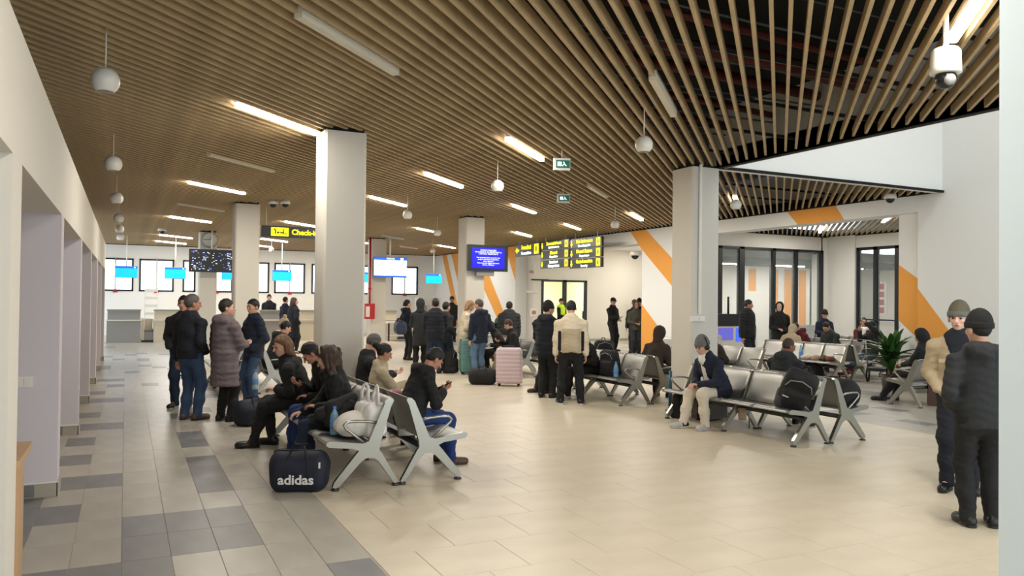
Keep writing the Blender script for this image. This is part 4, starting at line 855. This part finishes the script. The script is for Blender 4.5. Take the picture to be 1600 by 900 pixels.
    tz = [cap(pel+up*.06*s, pel+up*.28*s, .158*s*W*pf, .156*s*W*pf, fwt, 1.20), cap(pel+up*.28*s, shm-up*.05*s, .156*s*W*pf, .152*s*W*pf, fwt, 1.26), cap(shm-up*.005*s, sh[0]-up*.0*s, .085*s, .060*s*pf), cap(shm-up*.005*s, sh[1]-up*.0*s, .085*s, .060*s*pf), cap(shm, neck+up*.02*s, .085*s, .060*s)]
    az = []
    for i in (0, 1):
        we = elb[i]+(wr[i]-elb[i])*.93
        az += [cap(sh[i]-up*.015*s, elb[i], .069*s*pf, .063*s*pf), cap(elb[i], we, .064*s*pf, .049*s*pf)]
    hz = hem if hem is not None else {'jacket': .80, 'sweater': .86, 'coat': .52, 'long': .48, 'mid': .70}[top]
    hz *= s
    if not sit:
        fl = .165*s*W*pf if top != 'sweater' else .152*s*W
        b = V(0, .01, hz-.12*s); tz.append(cap(pel+V(0, 0, .0), b, fl, fl*(1.12 if top in ('coat', 'long') else 1.02), V(0, 1, 0), 1.22)); cut = lambda P, D: np.where(P[:, 2] < zp+.05, np.maximum(D, hz-P[:, 2]), D) if not armlow else D
    else:
        cov = {'jacket': .18, 'sweater': .08, 'coat': .8, 'long': .9, 'mid': .4}[top]
        tz.append(cap(pel-V(0, .02, .02)*s, pel+up*.1*s, .162*s*W*pf, .158*s*W*pf, fwt, 1.2))
        for i in (0, 1): tz.append(cap(hips[i]+V(0, 0, .01), hips[i]+(kn[i]-hips[i])*cov, .108*s, .098*s))
        if cov > .5: tz.append(cap(hips[0]*.5+hips[1]*.5, (kn[0]+kn[1])*.5*cov+.5*(1-cov)*(hips[0]+hips[1]), .10*s, .09*s))
    armlow = False
    if collar: 
        for k in range(7):
            a = 2*PI*k/7; c = neck+up*.03*s+rt*.062*s*math.cos(a)+fwt*.062*s*math.sin(a); a2 = 2*PI*(k+1)/7; c2 = neck+up*.03*s+rt*.062*s*math.cos(a2)+fwt*.062*s*math.sin(a2)
            tz.append(cap(c-up*.012*s, c2-up*.012*s, .023*s))
    if hood == 'down': tz += [cap(neck-fwt*.10*s-rt*.07*s, neck-fwt*.10*s+rt*.07*s, .058*s), cap(neck-fwt*.08*s-rt*.09*s, neck+rt*-.09*s+fwt*.02*s, .042*s, .03*s), cap(neck-fwt*.08*s+rt*.09*s, neck+rt*.09*s+fwt*.02*s, .042*s, .03*s), cap(neck-fwt*.12*s-up*.04*s, neck-fwt*.11*s-up*.11*s, .05*s, .03*s)]
    sd2 = RNG.uniform(0, 9); arm_pts = np.array([wr[0], wr[1]])
    def jf(P):
        D = field(P, tz, .045*s); q_ = (P-pel)@up
        if not sit: D = np.maximum(D, hz-P[:, 2]+.006*np.sin(P[:, 0]*21+sd2))
        elif top in ('coat', 'long'): D = np.maximum(D, .12-P[:, 2])
        A = field(P, az, .02); h_ = np.maximum(.035-np.abs(D-A), 0)/.035; D = np.minimum(D, A)-h_*h_*.035*.25
        if puff: D = D-.011*np.abs(np.sin(q_*PI/.085))**.7*(D > -.05)+.004
        return D+.008*wob(P, 21, sd2)+.005*wob(P*np.array([1, 1, 1.8]), 40, sd2+3)
    jp = lambda P, D: jf(P)
    g = soft({'jacket': 'jacket', 'sweater': 'sweater', 'coat': 'coat', 'long': 'coat', 'mid': 'jacket'}[top], tz+az, M, res, .040*s, e, None, jf)
    if near and not sit and top != 'sweater':   # hem band and front zip line
        MB().tube([pel+up*.05*s+fwt*.138*s*W*pf, pel+up*.3*s+fwt*.131*s*W*pf, neck-up*.06*s+fwt*.10*s], .007, 6).build('zip', BLK, g)
    # ---- hair
    hoff = .012 if hair != 'cropped' else .005
    def hcut(P, D, lo=-.07):
        q_ = (P-hc_)/s; a, b, c = q_@hx, q_@hd, q_@hu
        lo_ = np.clip(-.012+.9*b, lo, .0); return np.maximum(np.maximum(D, (b-(.030+1.0*(c-.02)))*s*.7), (lo_-c)*s)
    HM = HAIR[hc]; sd3 = RNG.uniform(0, 9)
    if hood != 'up' and hat not in ('hood',):
        hz_ = [ell(HP(0, -.014, .026), (V(.073, .093, .098)+hoff)*s, FR)]
        if hair in ('short', 'cropped'):
            if hat is None: soft('hair', hz_, HM, rh, .01, e, lambda P, D: hcut(P, D+.003*wob(P, 90, sd3)))
            else: soft('hair', hz_, HM, rh, .01, e, lambda P, D: np.maximum(hcut(P, D), ((P-hc_)@hu-.05*s)))
        elif hair in ('long', 'curly', 'bob'):
            am = .016 if hair == 'curly' else .005; fz = 55 if hair == 'curly' else 70
            lw_ = {'long': -.30, 'curly': -.42, 'bob': -.15}[hair]; bk = .055 if hair != 'curly' else .105
            top_ = [ell(HP(0, -.018, .026), (V(.078, .098, .102)+hoff)*s, FR)]
            st_ = [cap(HP(-.065, -.03, .0), HP(-.085, -.03, lw_*.55)+V(0, 0, 0), .042*s, .040*s), cap(HP(.065, -.03, .0), HP(.085, -.03, lw_*.55), .042*s, .040*s), cap(HP(0, -.07, .0), HP(0, -.06, 0)+V(0, -.05*s, lw_*s), bk*s, bk*.9*s, hd, 1.2), cap(HP(-.04, -.07, .0), HP(-.05, -.06, 0)+V(0, -.04*s, lw_*.9*s), bk*.9*s, bk*.7*s), cap(HP(.04, -.07, .0), HP(.05, -.06, 0)+V(0, -.04*s, lw_*.9*s), bk*.9*s, bk*.7*s)]
            def lp(P, D):
                q_ = (P-hc_)/s; a, b, c = q_@hx, q_@hd, q_@hu
                D = D+am*wob(P*np.array([1, 1, .45]), fz, sd3)+.004*np.sin(np.arctan2(a, b)*17+4*np.sin(c*9)); return np.maximum(D, (b-(.03+.9*np.maximum(c-.02, -.02)))*s*.7)
            soft('hair', top_+st_, HM, rh*1.2, .02, e, lp)
        elif hair in ('bun', 'ponytail'):
            hz_ += [cap(HP(0, -.12, .05), HP(0, -.15, .06), .05*s)] if hair == 'bun' else [cap(HP(0, -.10, .04), HP(0, -.14, -.14), .03*s, .022*s)]
            soft('hair', hz_, HM, rh, .02, e, lambda P, D: hcut(P, D+.003*wob(P, 80, sd3), -.06))
    # ---- headwear
    if hat and hat != 'hood':
        kind, hcol = hat[:2]; HMt = CL[hcol] if hcol in CL else MATS[hcol]
        if kind in ('beanie', 'pompom'):
            tall = .022 if kind == 'beanie' else .03
            bp = [ell(HP(0, -.014, .03), (V(.073, .093, .098)+.020)*s, FR), ell(HP(0, -.025, .06+tall), (V(.07, .085, .085))*s, FR)]
            o = soft('beanie', bp, HMt, rh, .03, e, lambda P, D: np.maximum(D+.002*np.sin(np.arctan2((P-hc_)@hx, (P-hc_)@hd)*26), (.022*s-((P-hc_)@hu)+.30*((P-hc_)@hd)*.35)))
            soft('folded_band', [ell(HP(0, -.014, .03), (V(.073, .093, .098)+.026)*s, FR)], HMt if len(hat) < 3 else CL[hat[2]], rh, .01, o, lambda P, D: np.maximum(np.maximum(D, -(D+.014)), np.abs((P-hc_)@hu-.034*s-.10*((P-hc_)@hd))-.026*s))
            if kind == 'pompom': soft('pompom', [ell(HP(0, -.03, .185), V(.045, .045, .045)*s)], HMt, rh, .01, o, lambda P, D: D+.004*wob(P, 120))
        elif kind == 'cap':
            o = soft('cap', [ell(HP(0, -.012, .036), (V(.073, .093, .085)+.017)*s, FR)], HMt, rh, .01, e, lambda P, D: np.maximum(D, .035*s-((P-hc_)@hu)))
            soft('visor', [ell(HP(0, .11, .045), V(.07, .06, .010)*s, FR)], HMt, rh*.8, .01, o)
    if hood == 'up':
        soft('hood', [ell(HP(0, -.022, .020), (V(.073, .093, .098)+.038)*s, FR), cap(HP(0, -.06, -.06), neck-fwt*.04*s, .085*s, .09*s)], M, res*.7, .04, e,
             lambda P, D: np.maximum(np.maximum(D+.005*wob(P, 40, sd2), -(D+.022)*1.0 if False else D), ((P-hc_)@hd-.040*s)*.9))
    if look:
        for sx in (-1, 1):
            ey = MB(); c = HP(sx*.031, .0845, .004); ey.lathe([(0, .008*s), (.006*s, .006*s), (.0085*s, 0), (.006*s, -.006*s), (0, -.008*s)], 10, c); ob = ey.build('eye', EYEM, e)
            MB().tube([HP(sx*.014, .098, .026), HP(sx*.032, .097, .031), HP(sx*.05, .086, .024)], [.002*s, .003*s, .0018*s], 6).build('eyebrow', HM if hc != 'blonde' else HAIR['brown'], e)
        MB().tube([HP(-.022, .086, -.062), HP(-.01, .0935, -.060), HP(0, .0945, -.061), HP(.01, .0935, -.060), HP(.022, .086, -.062)], [.002*s, .005*s, .0055*s, .005*s, .002*s], 6).build('mouth', LIP, e)
    e['_s'] = s
    return dict(e=e, s=s, HP=HP, hx=hx, hd=hd, hu=hu, hc=hc_, pel=pel, neck=neck, up=up, fw=fwt, rt=rt, wr=wr, elb=elb, kn=kn, ank=ank, sh=sh, held=held, g=g, tz=tz+az, jp=jp)
def wpos(p, v):
    a = p['e'].rotation_euler[2]; c_, s_ = math.cos(a), math.sin(a); return (p['e'].location[0]+c_*v[0]-s_*v[1], p['e'].location[1]+s_*v[0]+c_*v[1], v[2])
def phone(p, i, l):
    c, d, cu, th = p['held'][i]; w_ = wpos(p, c); e = empty('smartphone', l, 'phone', w_, p['e'].rotation_euler[2])
    n = -cu; X = unit(np.cross(d, n)); Mx = np.array([X, d, n])
    b = MB().box(-.036, .036, -.072, .072, -.005, .005); b.v = [tuple(np.array(q) @ Mx) for q in b.v]; b.build('case', PHONE, e)
    b = MB().box(-.033, .033, -.068, .068, .005, .006); b.v = [tuple(np.array(q) @ Mx) for q in b.v]; b.build('screen', mat('phone_screen', (.30, .33, .40), .2), e)
P = person
# -- standing group at left
P('greying man in a dark jacket and blue jeans, standing left of the long taupe coat', .80, 11.62, 48, 1.72, arms=('side', 'pocket'), top='jacket', tc='darknavy', bc='jeans', shoe=SHOEBR, hc='grey', head=(28, 4, 0), near=1, wide=1.12, hem=.84, look=True, skin='mid')
P('person in a dark jacket mostly hidden behind the greying man, elbow out', .80, 13.0, 200, 1.70, arms=('pocket', 'pocket'), top='jacket', tc='charcoal', bc='jeansdark', sole=SOLE, hc='darkbrown', near=1, wide=1.15, hem=.84)
P('woman in a long quilted taupe hooded coat and black boots, back turned', 1.22, 11.33, 58, 1.66, arms=('side', 'front'), top='long', tc='taupe', bc='black', hair='short', hc='darkbrown', hood='down', puff=True, head=(35, 0, 0), near=1, wide=1.08, hem=.50)
P('woman in a navy jacket and jeans facing the long taupe coat', 1.82, 12.9, 250, 1.66, arms=('pocket', 'front'), top='mid', tc='navy', bc='jeans', shoe=SHOEW, hair='short', hc='black', head=(-12, 6, 0), near=1, wide=.98, hem=.78, puff=True)
# -- near left bench, facing the bays
pc = P('woman with long curly dark hair in black, nearest sitter on the near bench', 1.97, 7.72, 282, 1.56, sit=True, lean=16, head=(22, 30, 8), arms=('lap', 'knee'), top='coat', tc='black', bc='jeansdark', hair='curly', hc='brown', near=2, feet=[(-.10, .52), (.10, .36)], wide=1.05)
MB().tube([pc['HP'](-.088, .0, .06), pc['HP'](-.06, -.01, .125), pc['HP'](0, -.01, .142), pc['HP'](.06, -.01, .125), pc['HP'](.088, .0, .06)], .010, 6, squash=1.5).build('headband', CL['beige'], pc['e'])
P('dark-haired man in black bending over his phone between the curly-haired and light brown-haired women', 2.05, 8.5, 272, 1.62, sit=True, lean=20, head=(8, 40, 0), arms=('lap', 'phone'), top='jacket', tc='black', bc='blue', hc='black', near=2, skin='mid')
P('woman with light brown shoulder-length hair in a black coat, facing the bays', 1.84, 9.15, 288, 1.66, sit=True, lean=22, head=(-35, 12, 0), arms=('lap', 'lap'), top='coat', tc='black', bc='black', hair='bob', hc='auburn', near=2, wide=1.12, feet=[(-.08, .55), (.10, .36)])
# -- middle bench, facing the hall
p = P('man in black hooded jacket and blue jeans typing on a phone, middle bench', 2.60, 7.62, 88, 1.58, sit=True, lean=22, head=(-2, 38, 0), arms=('phone', 'phone'), top='jacket', tc='black', bc='blue', shoe=SHOEBR, hc='black', hood='down', near=2, skin='mid', wide=1.12)
phone(p, 0, 'dark smartphone held by the man in the black hooded jacket')
p = P('woman with a dark bun and beige grey jacket seated beyond the phone typist', 2.60, 8.72, 95, 1.44, sit=True, lean=2, head=(-5, 22, 0), arms=('lap', 'phone'), top='jacket', tc='beige', bc='charcoal', hair='bun', hc='black', near=2, skin='mid')
p = P('man with cropped grey hair in black at the far end of the middle bench', 2.66, 9.5, 96, 1.62, sit=True, lean=4, head=(0, 30, 0), arms=('phone', 'phone'), top='jacket', tc='black', bc='charcoal', hair='cropped', hc='grey', near=1, skin='fair')
# -- bench behind the big column
P('man in a dark grey hooded jacket seated, head bowed, left of the cream hat', 2.40, 14.75, 85, 1.66, sit=True, lean=20, head=(-5, 22, 0), arms=('lap', 'lap'), top='jacket', tc='charcoal', bc='black', hc='black', hood='down', near=1, wide=1.1)
P('sitter in a cream knitted hat with pompom', 2.62, 15.5, 100, 1.60, sit=True, lean=10, head=(0, 10, 0), arms=('lap', 'lap'), top='jacket', tc='cream', bc='black', hc='brown', hat=('pompom', 'tan'), near=0, hood='down')
# -- check-in desk
P('clerk in a dark uniform leaning on the grey check-in desk', 5.12, 32.35, 200, 1.80, arms=('belly', 'belly'), top='jacket', tc='darknavy', bc='black', hc='black', wide=1.12, near=0, head=(-10, 10, 0))
P('man behind the brown-haired woman at the check-in desk, only his head and shoulder visible', 5.15, 29.0, 60, 1.70, top='jacket', tc='navy', bc='black', hc='black', near=0)
P('woman with long brown hair in a dark navy coat queuing at the check-in desk', 4.55, 24.2, 70, 1.68, arms=('pocket', 'pocket'), top='long', tc='darknavy', bc='black', hair='bob', hc='brown', head=(15, 0, 0), near=0, wide=1.2)
# -- centre back group
p = P('woman with tied dark hair in black, large blue bag on her arm', 6.95, 20.7, 85, 1.66, arms=('hip', 'front'), top='jacket', tc='darknavy', bc='black', hair='ponytail', hc='black', hood='down', near=0)
duffel('shoulder_bag', 'large dark blue bag slung from the arm of the woman in black', 6.72, 20.55, .72, 1.4, .62, .30, .40, mat('blue_bag', (.17, .22, .32), .6))
P('person with a black hood up in a dark coat seen from behind', 6.35, 17.9, 20, 1.68, arms=('front', 'pocket'), top='coat', tc='charcoal', bc='black', hood='up', near=0, look=False, hem=.58)
P('man in a dark padded jacket and dark jeans, back turned, left of the cream-coated woman', 6.32, 16.8, 15, 1.70, arms=('front', 'front'), top='jacket', tc='darknavy', bc='jeansdark', hc='black', near=1, wide=1.12, puff=True, look=False)
P('person in dark clothes behind the navy jacketed man, turned right', 6.75, 17.25, 70, 1.62, arms=('front', 'pocket'), top='mid', tc='charcoal', bc='jeansdark', hc='black', near=0)
P('blonde woman in a long cream coat leaning towards the man in navy', 7.05, 16.85, 110, 1.68, lean=8, arms=('hip', 'belly'), top='long', tc='cream', bc='cream', hair='bob', hc='blonde', head=(15, 25, 0), near=1, hem=.45, shoe=SHOEW)
P('man in a navy jacket and light jeans beside the teal suitcase', 7.06, 15.95, 350, 1.70, arms=('side', 'pocket'), top='jacket', tc='navy', bc='jeanslight', hc='grey', head=(-25, 12, 0), near=1, wide=1.1, hem=.74, hood='down')
P('distant person in black by the orange stripes, only head and shoulders visible', 11.6, 29.0, 200, 1.80, top='jacket', tc='black', bc='black', hc='black', hat=('cap', 'black'), near=0, skin='dark')
P('man in a dark quilted jacket and flat cap seen from behind, by the potted plant', 8.75, 17.95, 30, 1.64, arms=('side', 'side'), top='jacket', tc='charcoal', bc='tanpants', hat=('cap', 'charcoal'), hc='darkbrown', near=1, wide=1.25, puff=True, look=False, hem=.84)
P('traveller in tan trousers seated behind the pink suitcase, holding papers', 7.78, 15.62, 290, 1.62, sit=True, lean=12, head=(20, 25, 0), arms=('lap', 'phone'), top='jacket', tc='black', bc='tanpants', shoe=SHOEW, hc='brown', near=1)
P('dark-clad traveller seated close behind the pink suitcase', 7.80, 16.3, 285, 1.62, sit=True, lean=26, head=(10, 38, 0), arms=('lap', 'lap'), top='jacket', tc='black', bc='black', hair='bob', hc='darkbrown', near=1)
P('woman in a black beanie and dark blue-black padded jacket, looking right', 6.58, 12.0, 50, 1.66, arms=('front', 'pocket'), top='mid', tc='darknavy', bc='black', hat=('beanie', 'black'), hc='darkbrown', hood='down', head=(40, 8, 0), near=1, wide=1.1, puff=True, hem=.76)
pj_ = P('man in a cream jacket with black side panels and black trousers, back turned', 6.55, 11.12, 28, 1.70, arms=('side', 'side'), top='jacket', tc='cream', bc='black', hc='black', sole=SOLE, head=(0, 22, 0), near=2, wide=1.16, look=False, hem=.86, feet=[(-.17, .02), (.17, -.02)])
soft('back_panel', pj_['tz'], CL['beige'], .0145, .04, pj_['g'], lambda Q_, D: np.maximum(np.maximum(pj_['jp'](Q_, D)-.007, Q_[:, 1]+.02), np.maximum(np.abs(Q_[:, 0])-.15, Q_[:, 2]-1.24)))
for sx in (-1, 1): soft('side_panel', pj_['tz'], CL['black'], .0145, .04, pj_['g'], lambda Q_, D, sx=sx: np.maximum(np.maximum(pj_['jp'](Q_, D)-.008, np.abs(Q_[:, 0]*sx-.185)-.03), np.maximum(Q_[:, 2]-1.20, .87-Q_[:, 2])))
P('young sitter in a grey beanie and black puffer jacket with white trainers', 7.36, 11.75, 262, 1.62, sit=True, lean=28, head=(8, 30, 0), arms=('lap', 'phone'), top='jacket', tc='black', bc='black', shoe=SHOEW, sole=SOLE, hat=('beanie', 'lightgrey'), hc='brown', near=2, puff=True, feet=[(-.09, .38), (.12, .50)], skin='fair')
P('person crouched forward in black, seated between the beanie woman and the cream jacket', 7.34, 12.75, 262, 1.62, sit=True, lean=30, head=(0, 38, 0), arms=('between', 'between'), top='jacket', tc='black', bc='black', hc='darkbrown', near=1, shoe=SHOEBR, feet=[(-.12, .5), (.10, .56)])
P('sitter in a dark brown hooded coat behind the right-hand bench, turned away', 8.22, 11.15, 60, 1.66, sit=True, lean=26, head=(10, 12, 0), arms=('lap', 'lap'), top='jacket', tc='brown', bc='black', hood='up', near=1, look=False)
# -- officers in the portal
p = P('police officer with cap and yellow high-visibility vest behind the glass door', 15.55, 27.2, 150, 1.76, arms=('belly', 'belly'), top='jacket', tc='black', bc='black', hat=('cap', 'black'), hc='darkbrown', near=0, head=(35, 0, 0), puff=False)
soft('vest', [cap((-.13, -.02, 1.42), (.13, -.02, 1.42), .09), cap((0, 0, 1.2), (0, 0, 1.38), .185, .17, (0, 1, 0), 1.15)], CL['hivis'], .02, .05, p['e'])
P('officer in black with a cap, standing clear in the portal', 14.55, 22.0, 165, 1.80, arms=('belly', 'front'), top='jacket', tc='black', bc='black', hat=('cap', 'black'), hc='black', near=1, head=(20, 12, 0), hem=.88)
P('officer in dark uniform half hidden, left of the olive jacket', 14.80, 21.1, 220, 1.74, arms=('front', 'side'), top='jacket', tc='charcoal', bc='charcoal', hc='darkbrown', near=0, hat=('cap', 'khaki'))
P('bearded man in an olive brown jacket in the portal', 14.38, 20.42, 200, 1.68, arms=('belly', 'belly'), top='jacket', tc='olive', bc='charcoal', hc='black', near=1, wide=1.08, skin='mid', hood='up')
P('tall dark-capped person behind the bearded man in the portal', 15.2, 21.4, 210, 1.76, arms=('side', 'side'), top='jacket', tc='black', bc='black', hat=('beanie', 'black'), near=0)
# -- right-hand benches
pr = P('young man in grey beanie, headphones, navy coat and cream trousers on the right-hand bench', 7.26, 8.36, 268, 1.64, sit=True, lean=28, head=(-4, 18, 0), arms=('between', 'between'), top='mid', tc='navy', bc='palepants', shoe=SHOEG, sole=SOLE, hat=('beanie', 'grey'), hc='darkbrown', near=2, wide=1.1, feet=[(-.13, .36), (.15, .52)])
for sx in (-1, 1): soft('headphone_cup', [ell(pr['HP'](sx*.09, -.005, -.012), (.03, .035, .04))], SHOEB, .008, .01, pr['e'])
MB().tube([pr['HP'](-.10, -.01, .0), pr['HP'](-.085, -.02, .11), pr['HP'](0, -.02, .155), pr['HP'](.085, -.02, .11), pr['HP'](.10, -.01, .0)], .009, 6).build('headband', SHOEB, pr['e'])
soft('shirt', [cap(pr['neck']+pr['fw']*.075-pr['up']*.02, pr['neck']+pr['fw']*.12-pr['up']*.30, .055, .060, pr['fw'], 1.3), cap(pr['neck']+pr['fw']*.05+pr['up']*.02, pr['neck']+pr['fw']*.07, .06)], CL['white'], .010, .03, pr['e'])
P('bald bearded man in a dark hooded coat, seated back to the rucksack bench', 8.06, 7.98, 80, 1.50, sit=True, lean=6, head=(25, 14, 0), arms=('lap', 'lap'), top='jacket', tc='charcoal', bc='black', hair='cropped', hc='brown', hood='down', near=2, wide=1.38, skin='dark', feet=[(-.12, .5), (.12, .4)])
P('man in a black quilted jacket and dark trousers standing before the glass room', 14.05, 15.15, 165, 1.76, arms=('side', 'side'), top='jacket', tc='black', bc='darknavy', hc='black', near=1, wide=1.2, puff=True, head=(-35, 8, 0), hem=.80, skin='mid')
P('woman in a black headscarf and long black coat standing before the glass room', 15.45, 15.45, 215, 1.70, arms=('pocket', 'belly'), top='coat', tc='black', bc='black', hood='up', near=1, wide=1.05, head=(20, 0, 0), hem=.5, skin='pale')
P('pale-faced sitter by the blue lit machine, left of the standing couple', 11.95, 14.0, 230, 1.55, sit=True, lean=8, head=(0, 20, 0), arms=('phone', 'lap'), top='jacket', tc='lightgrey', bc='black', hc='brown', near=0, hood='down')
P('brown-jacketed sitter low behind the cream-trousered man', 10.92, 12.5, 268, 1.46, sit=True, lean=38, head=(0, 30, 0), arms=('lap', 'lap'), top='jacket', tc='brown', bc='black', hc='black', near=0, hood='up', look=False)
P('slumped sitter in a tan fur-hooded coat behind the snack bench', 14.6, 14.3, 60, 1.60, sit=True, lean=36, head=(0, 30, 0), arms=('lap', 'lap'), top='jacket', tc='tan', bc='black', hood='up', near=0, look=False)
P('sitter in a dark red jacket bending over, left of the green jacket', 15.85, 14.85, 285, 1.66, sit=True, lean=32, head=(-10, 40, 0), arms=('between', 'between'), top='jacket', tc='maroon', bc='charcoal', hc='darkbrown', near=1, hood='down')
P('man in a dark green jacket, head bowed, behind the snack bench end', 15.85, 14.0, 270, 1.68, sit=True, lean=26, head=(-5, 34, 0), arms=('between', 'between'), top='jacket', tc='green', bc='charcoal', hc='black', near=1, wide=1.15)
P('man in a navy jacket and dark cap behind the bowed green jacket', 18.0, 16.3, 215, 1.66, sit=True, seat=.62, lean=8, head=(0, 10, 0), arms=('lap', 'lap'), top='jacket', tc='navy', bc='black', hat=('beanie', 'black'), hc='black', near=0)
p = P('man in a dark red jacket with a white scarf leaning back on the farthest bench', 17.95, 14.9, 225, 1.68, sit=True, lean=-2, head=(0, -5, 0), arms=('lap', 'lap'), top='jacket', tc='maroon', bc='charcoal', hc='darkbrown', near=0, wide=1.1)
soft('scarf', [cap((-.08, .10, 1.02), (.08, .10, 1.02), .05), cap((.0, .15, .98), (.05, .17, .72), .05, .04)], CL['white'], .018, .03, p['e'])
P('lounging traveller in blue jeans and red shoes behind the potted plant', 15.7, 12.85, 268, 1.70, sit=True, lean=-14, head=(0, 30, 0), arms=('chest', 'face'), top='jacket', tc='charcoal', bc='jeans', shoe=SHOER, hc='black', near=1, feet=[(-.08, .78, .16), (.10, .74, .12)])
P('hooded sitter all in black with legs crossed, by the orange wall stripe', 12.22, 8.98, 345, 1.62, sit=True, lean=-6, head=(10, 28, 0), arms=('lap', 'belly_sit'), top='jacket', tc='black', bc='black', hood='up', near=1, feet=[(-.16, .62), (.10, .50)], skin='mid')
# -- pair at right
po = P('older man in a striped brown beanie and beige jacket facing the camera at far right', 6.87, 4.66, 236, 1.70, arms=('pocket', 'pocket'), top='jacket', tc='tan', bc='darknavy', hat=('beanie', 'khaki', 'grey'), hc='grey', skin='pale', near=2, wide=1.12, head=(10, 4, 0), hem=.86)
soft('open_collar', po['tz'], CL['darknavy'], .013, .04, po['e'], lambda Q_, D: np.maximum(po['jp'](Q_, D)-.006, np.minimum(np.maximum(np.abs(Q_[:, 0])-.05-.35*np.maximum(Q_[:, 2]-1.18, 0), -Q_[:, 1]), np.maximum(1.43-Q_[:, 2], np.abs(Q_[:, 0])-.13))))
for sx in (-1, 1): bx('pocket_flap', CL['tan'], sx*.11-.055, sx*.11+.055, .140, .150, 1.17, 1.20, po['e'])
P('woman in a black beanie and black hooded jacket, back turned, at far right', 5.90, 3.83, 38, 1.63, arms=('pocket', 'pocket'), top='mid', tc='charcoal', bc='black', hat=('beanie', 'black'), hc='black', hood='down', near=2, wide=1.06, head=(-25, 4, 0), hem=.80, look=False, feet=[(-.09, .0), (.10, .03)])
e = empty('wheeled_case', 'grey wheeled case just showing beside the white pier at far right', 'suitcase', (7.35, 4.5, 0)); bx('body', CTR, 0, .4, 0, .28, .06, .6, e); bx('side_latch', BLK, -.03, 0, .1, .16, .38, .44, e); MB().cyl(.05, .05, 0, .06, .02, 8).build('wheel', RUBBER, e)
for o in list(bpy.data.objects):
    if '_s' in o: del o['_s']
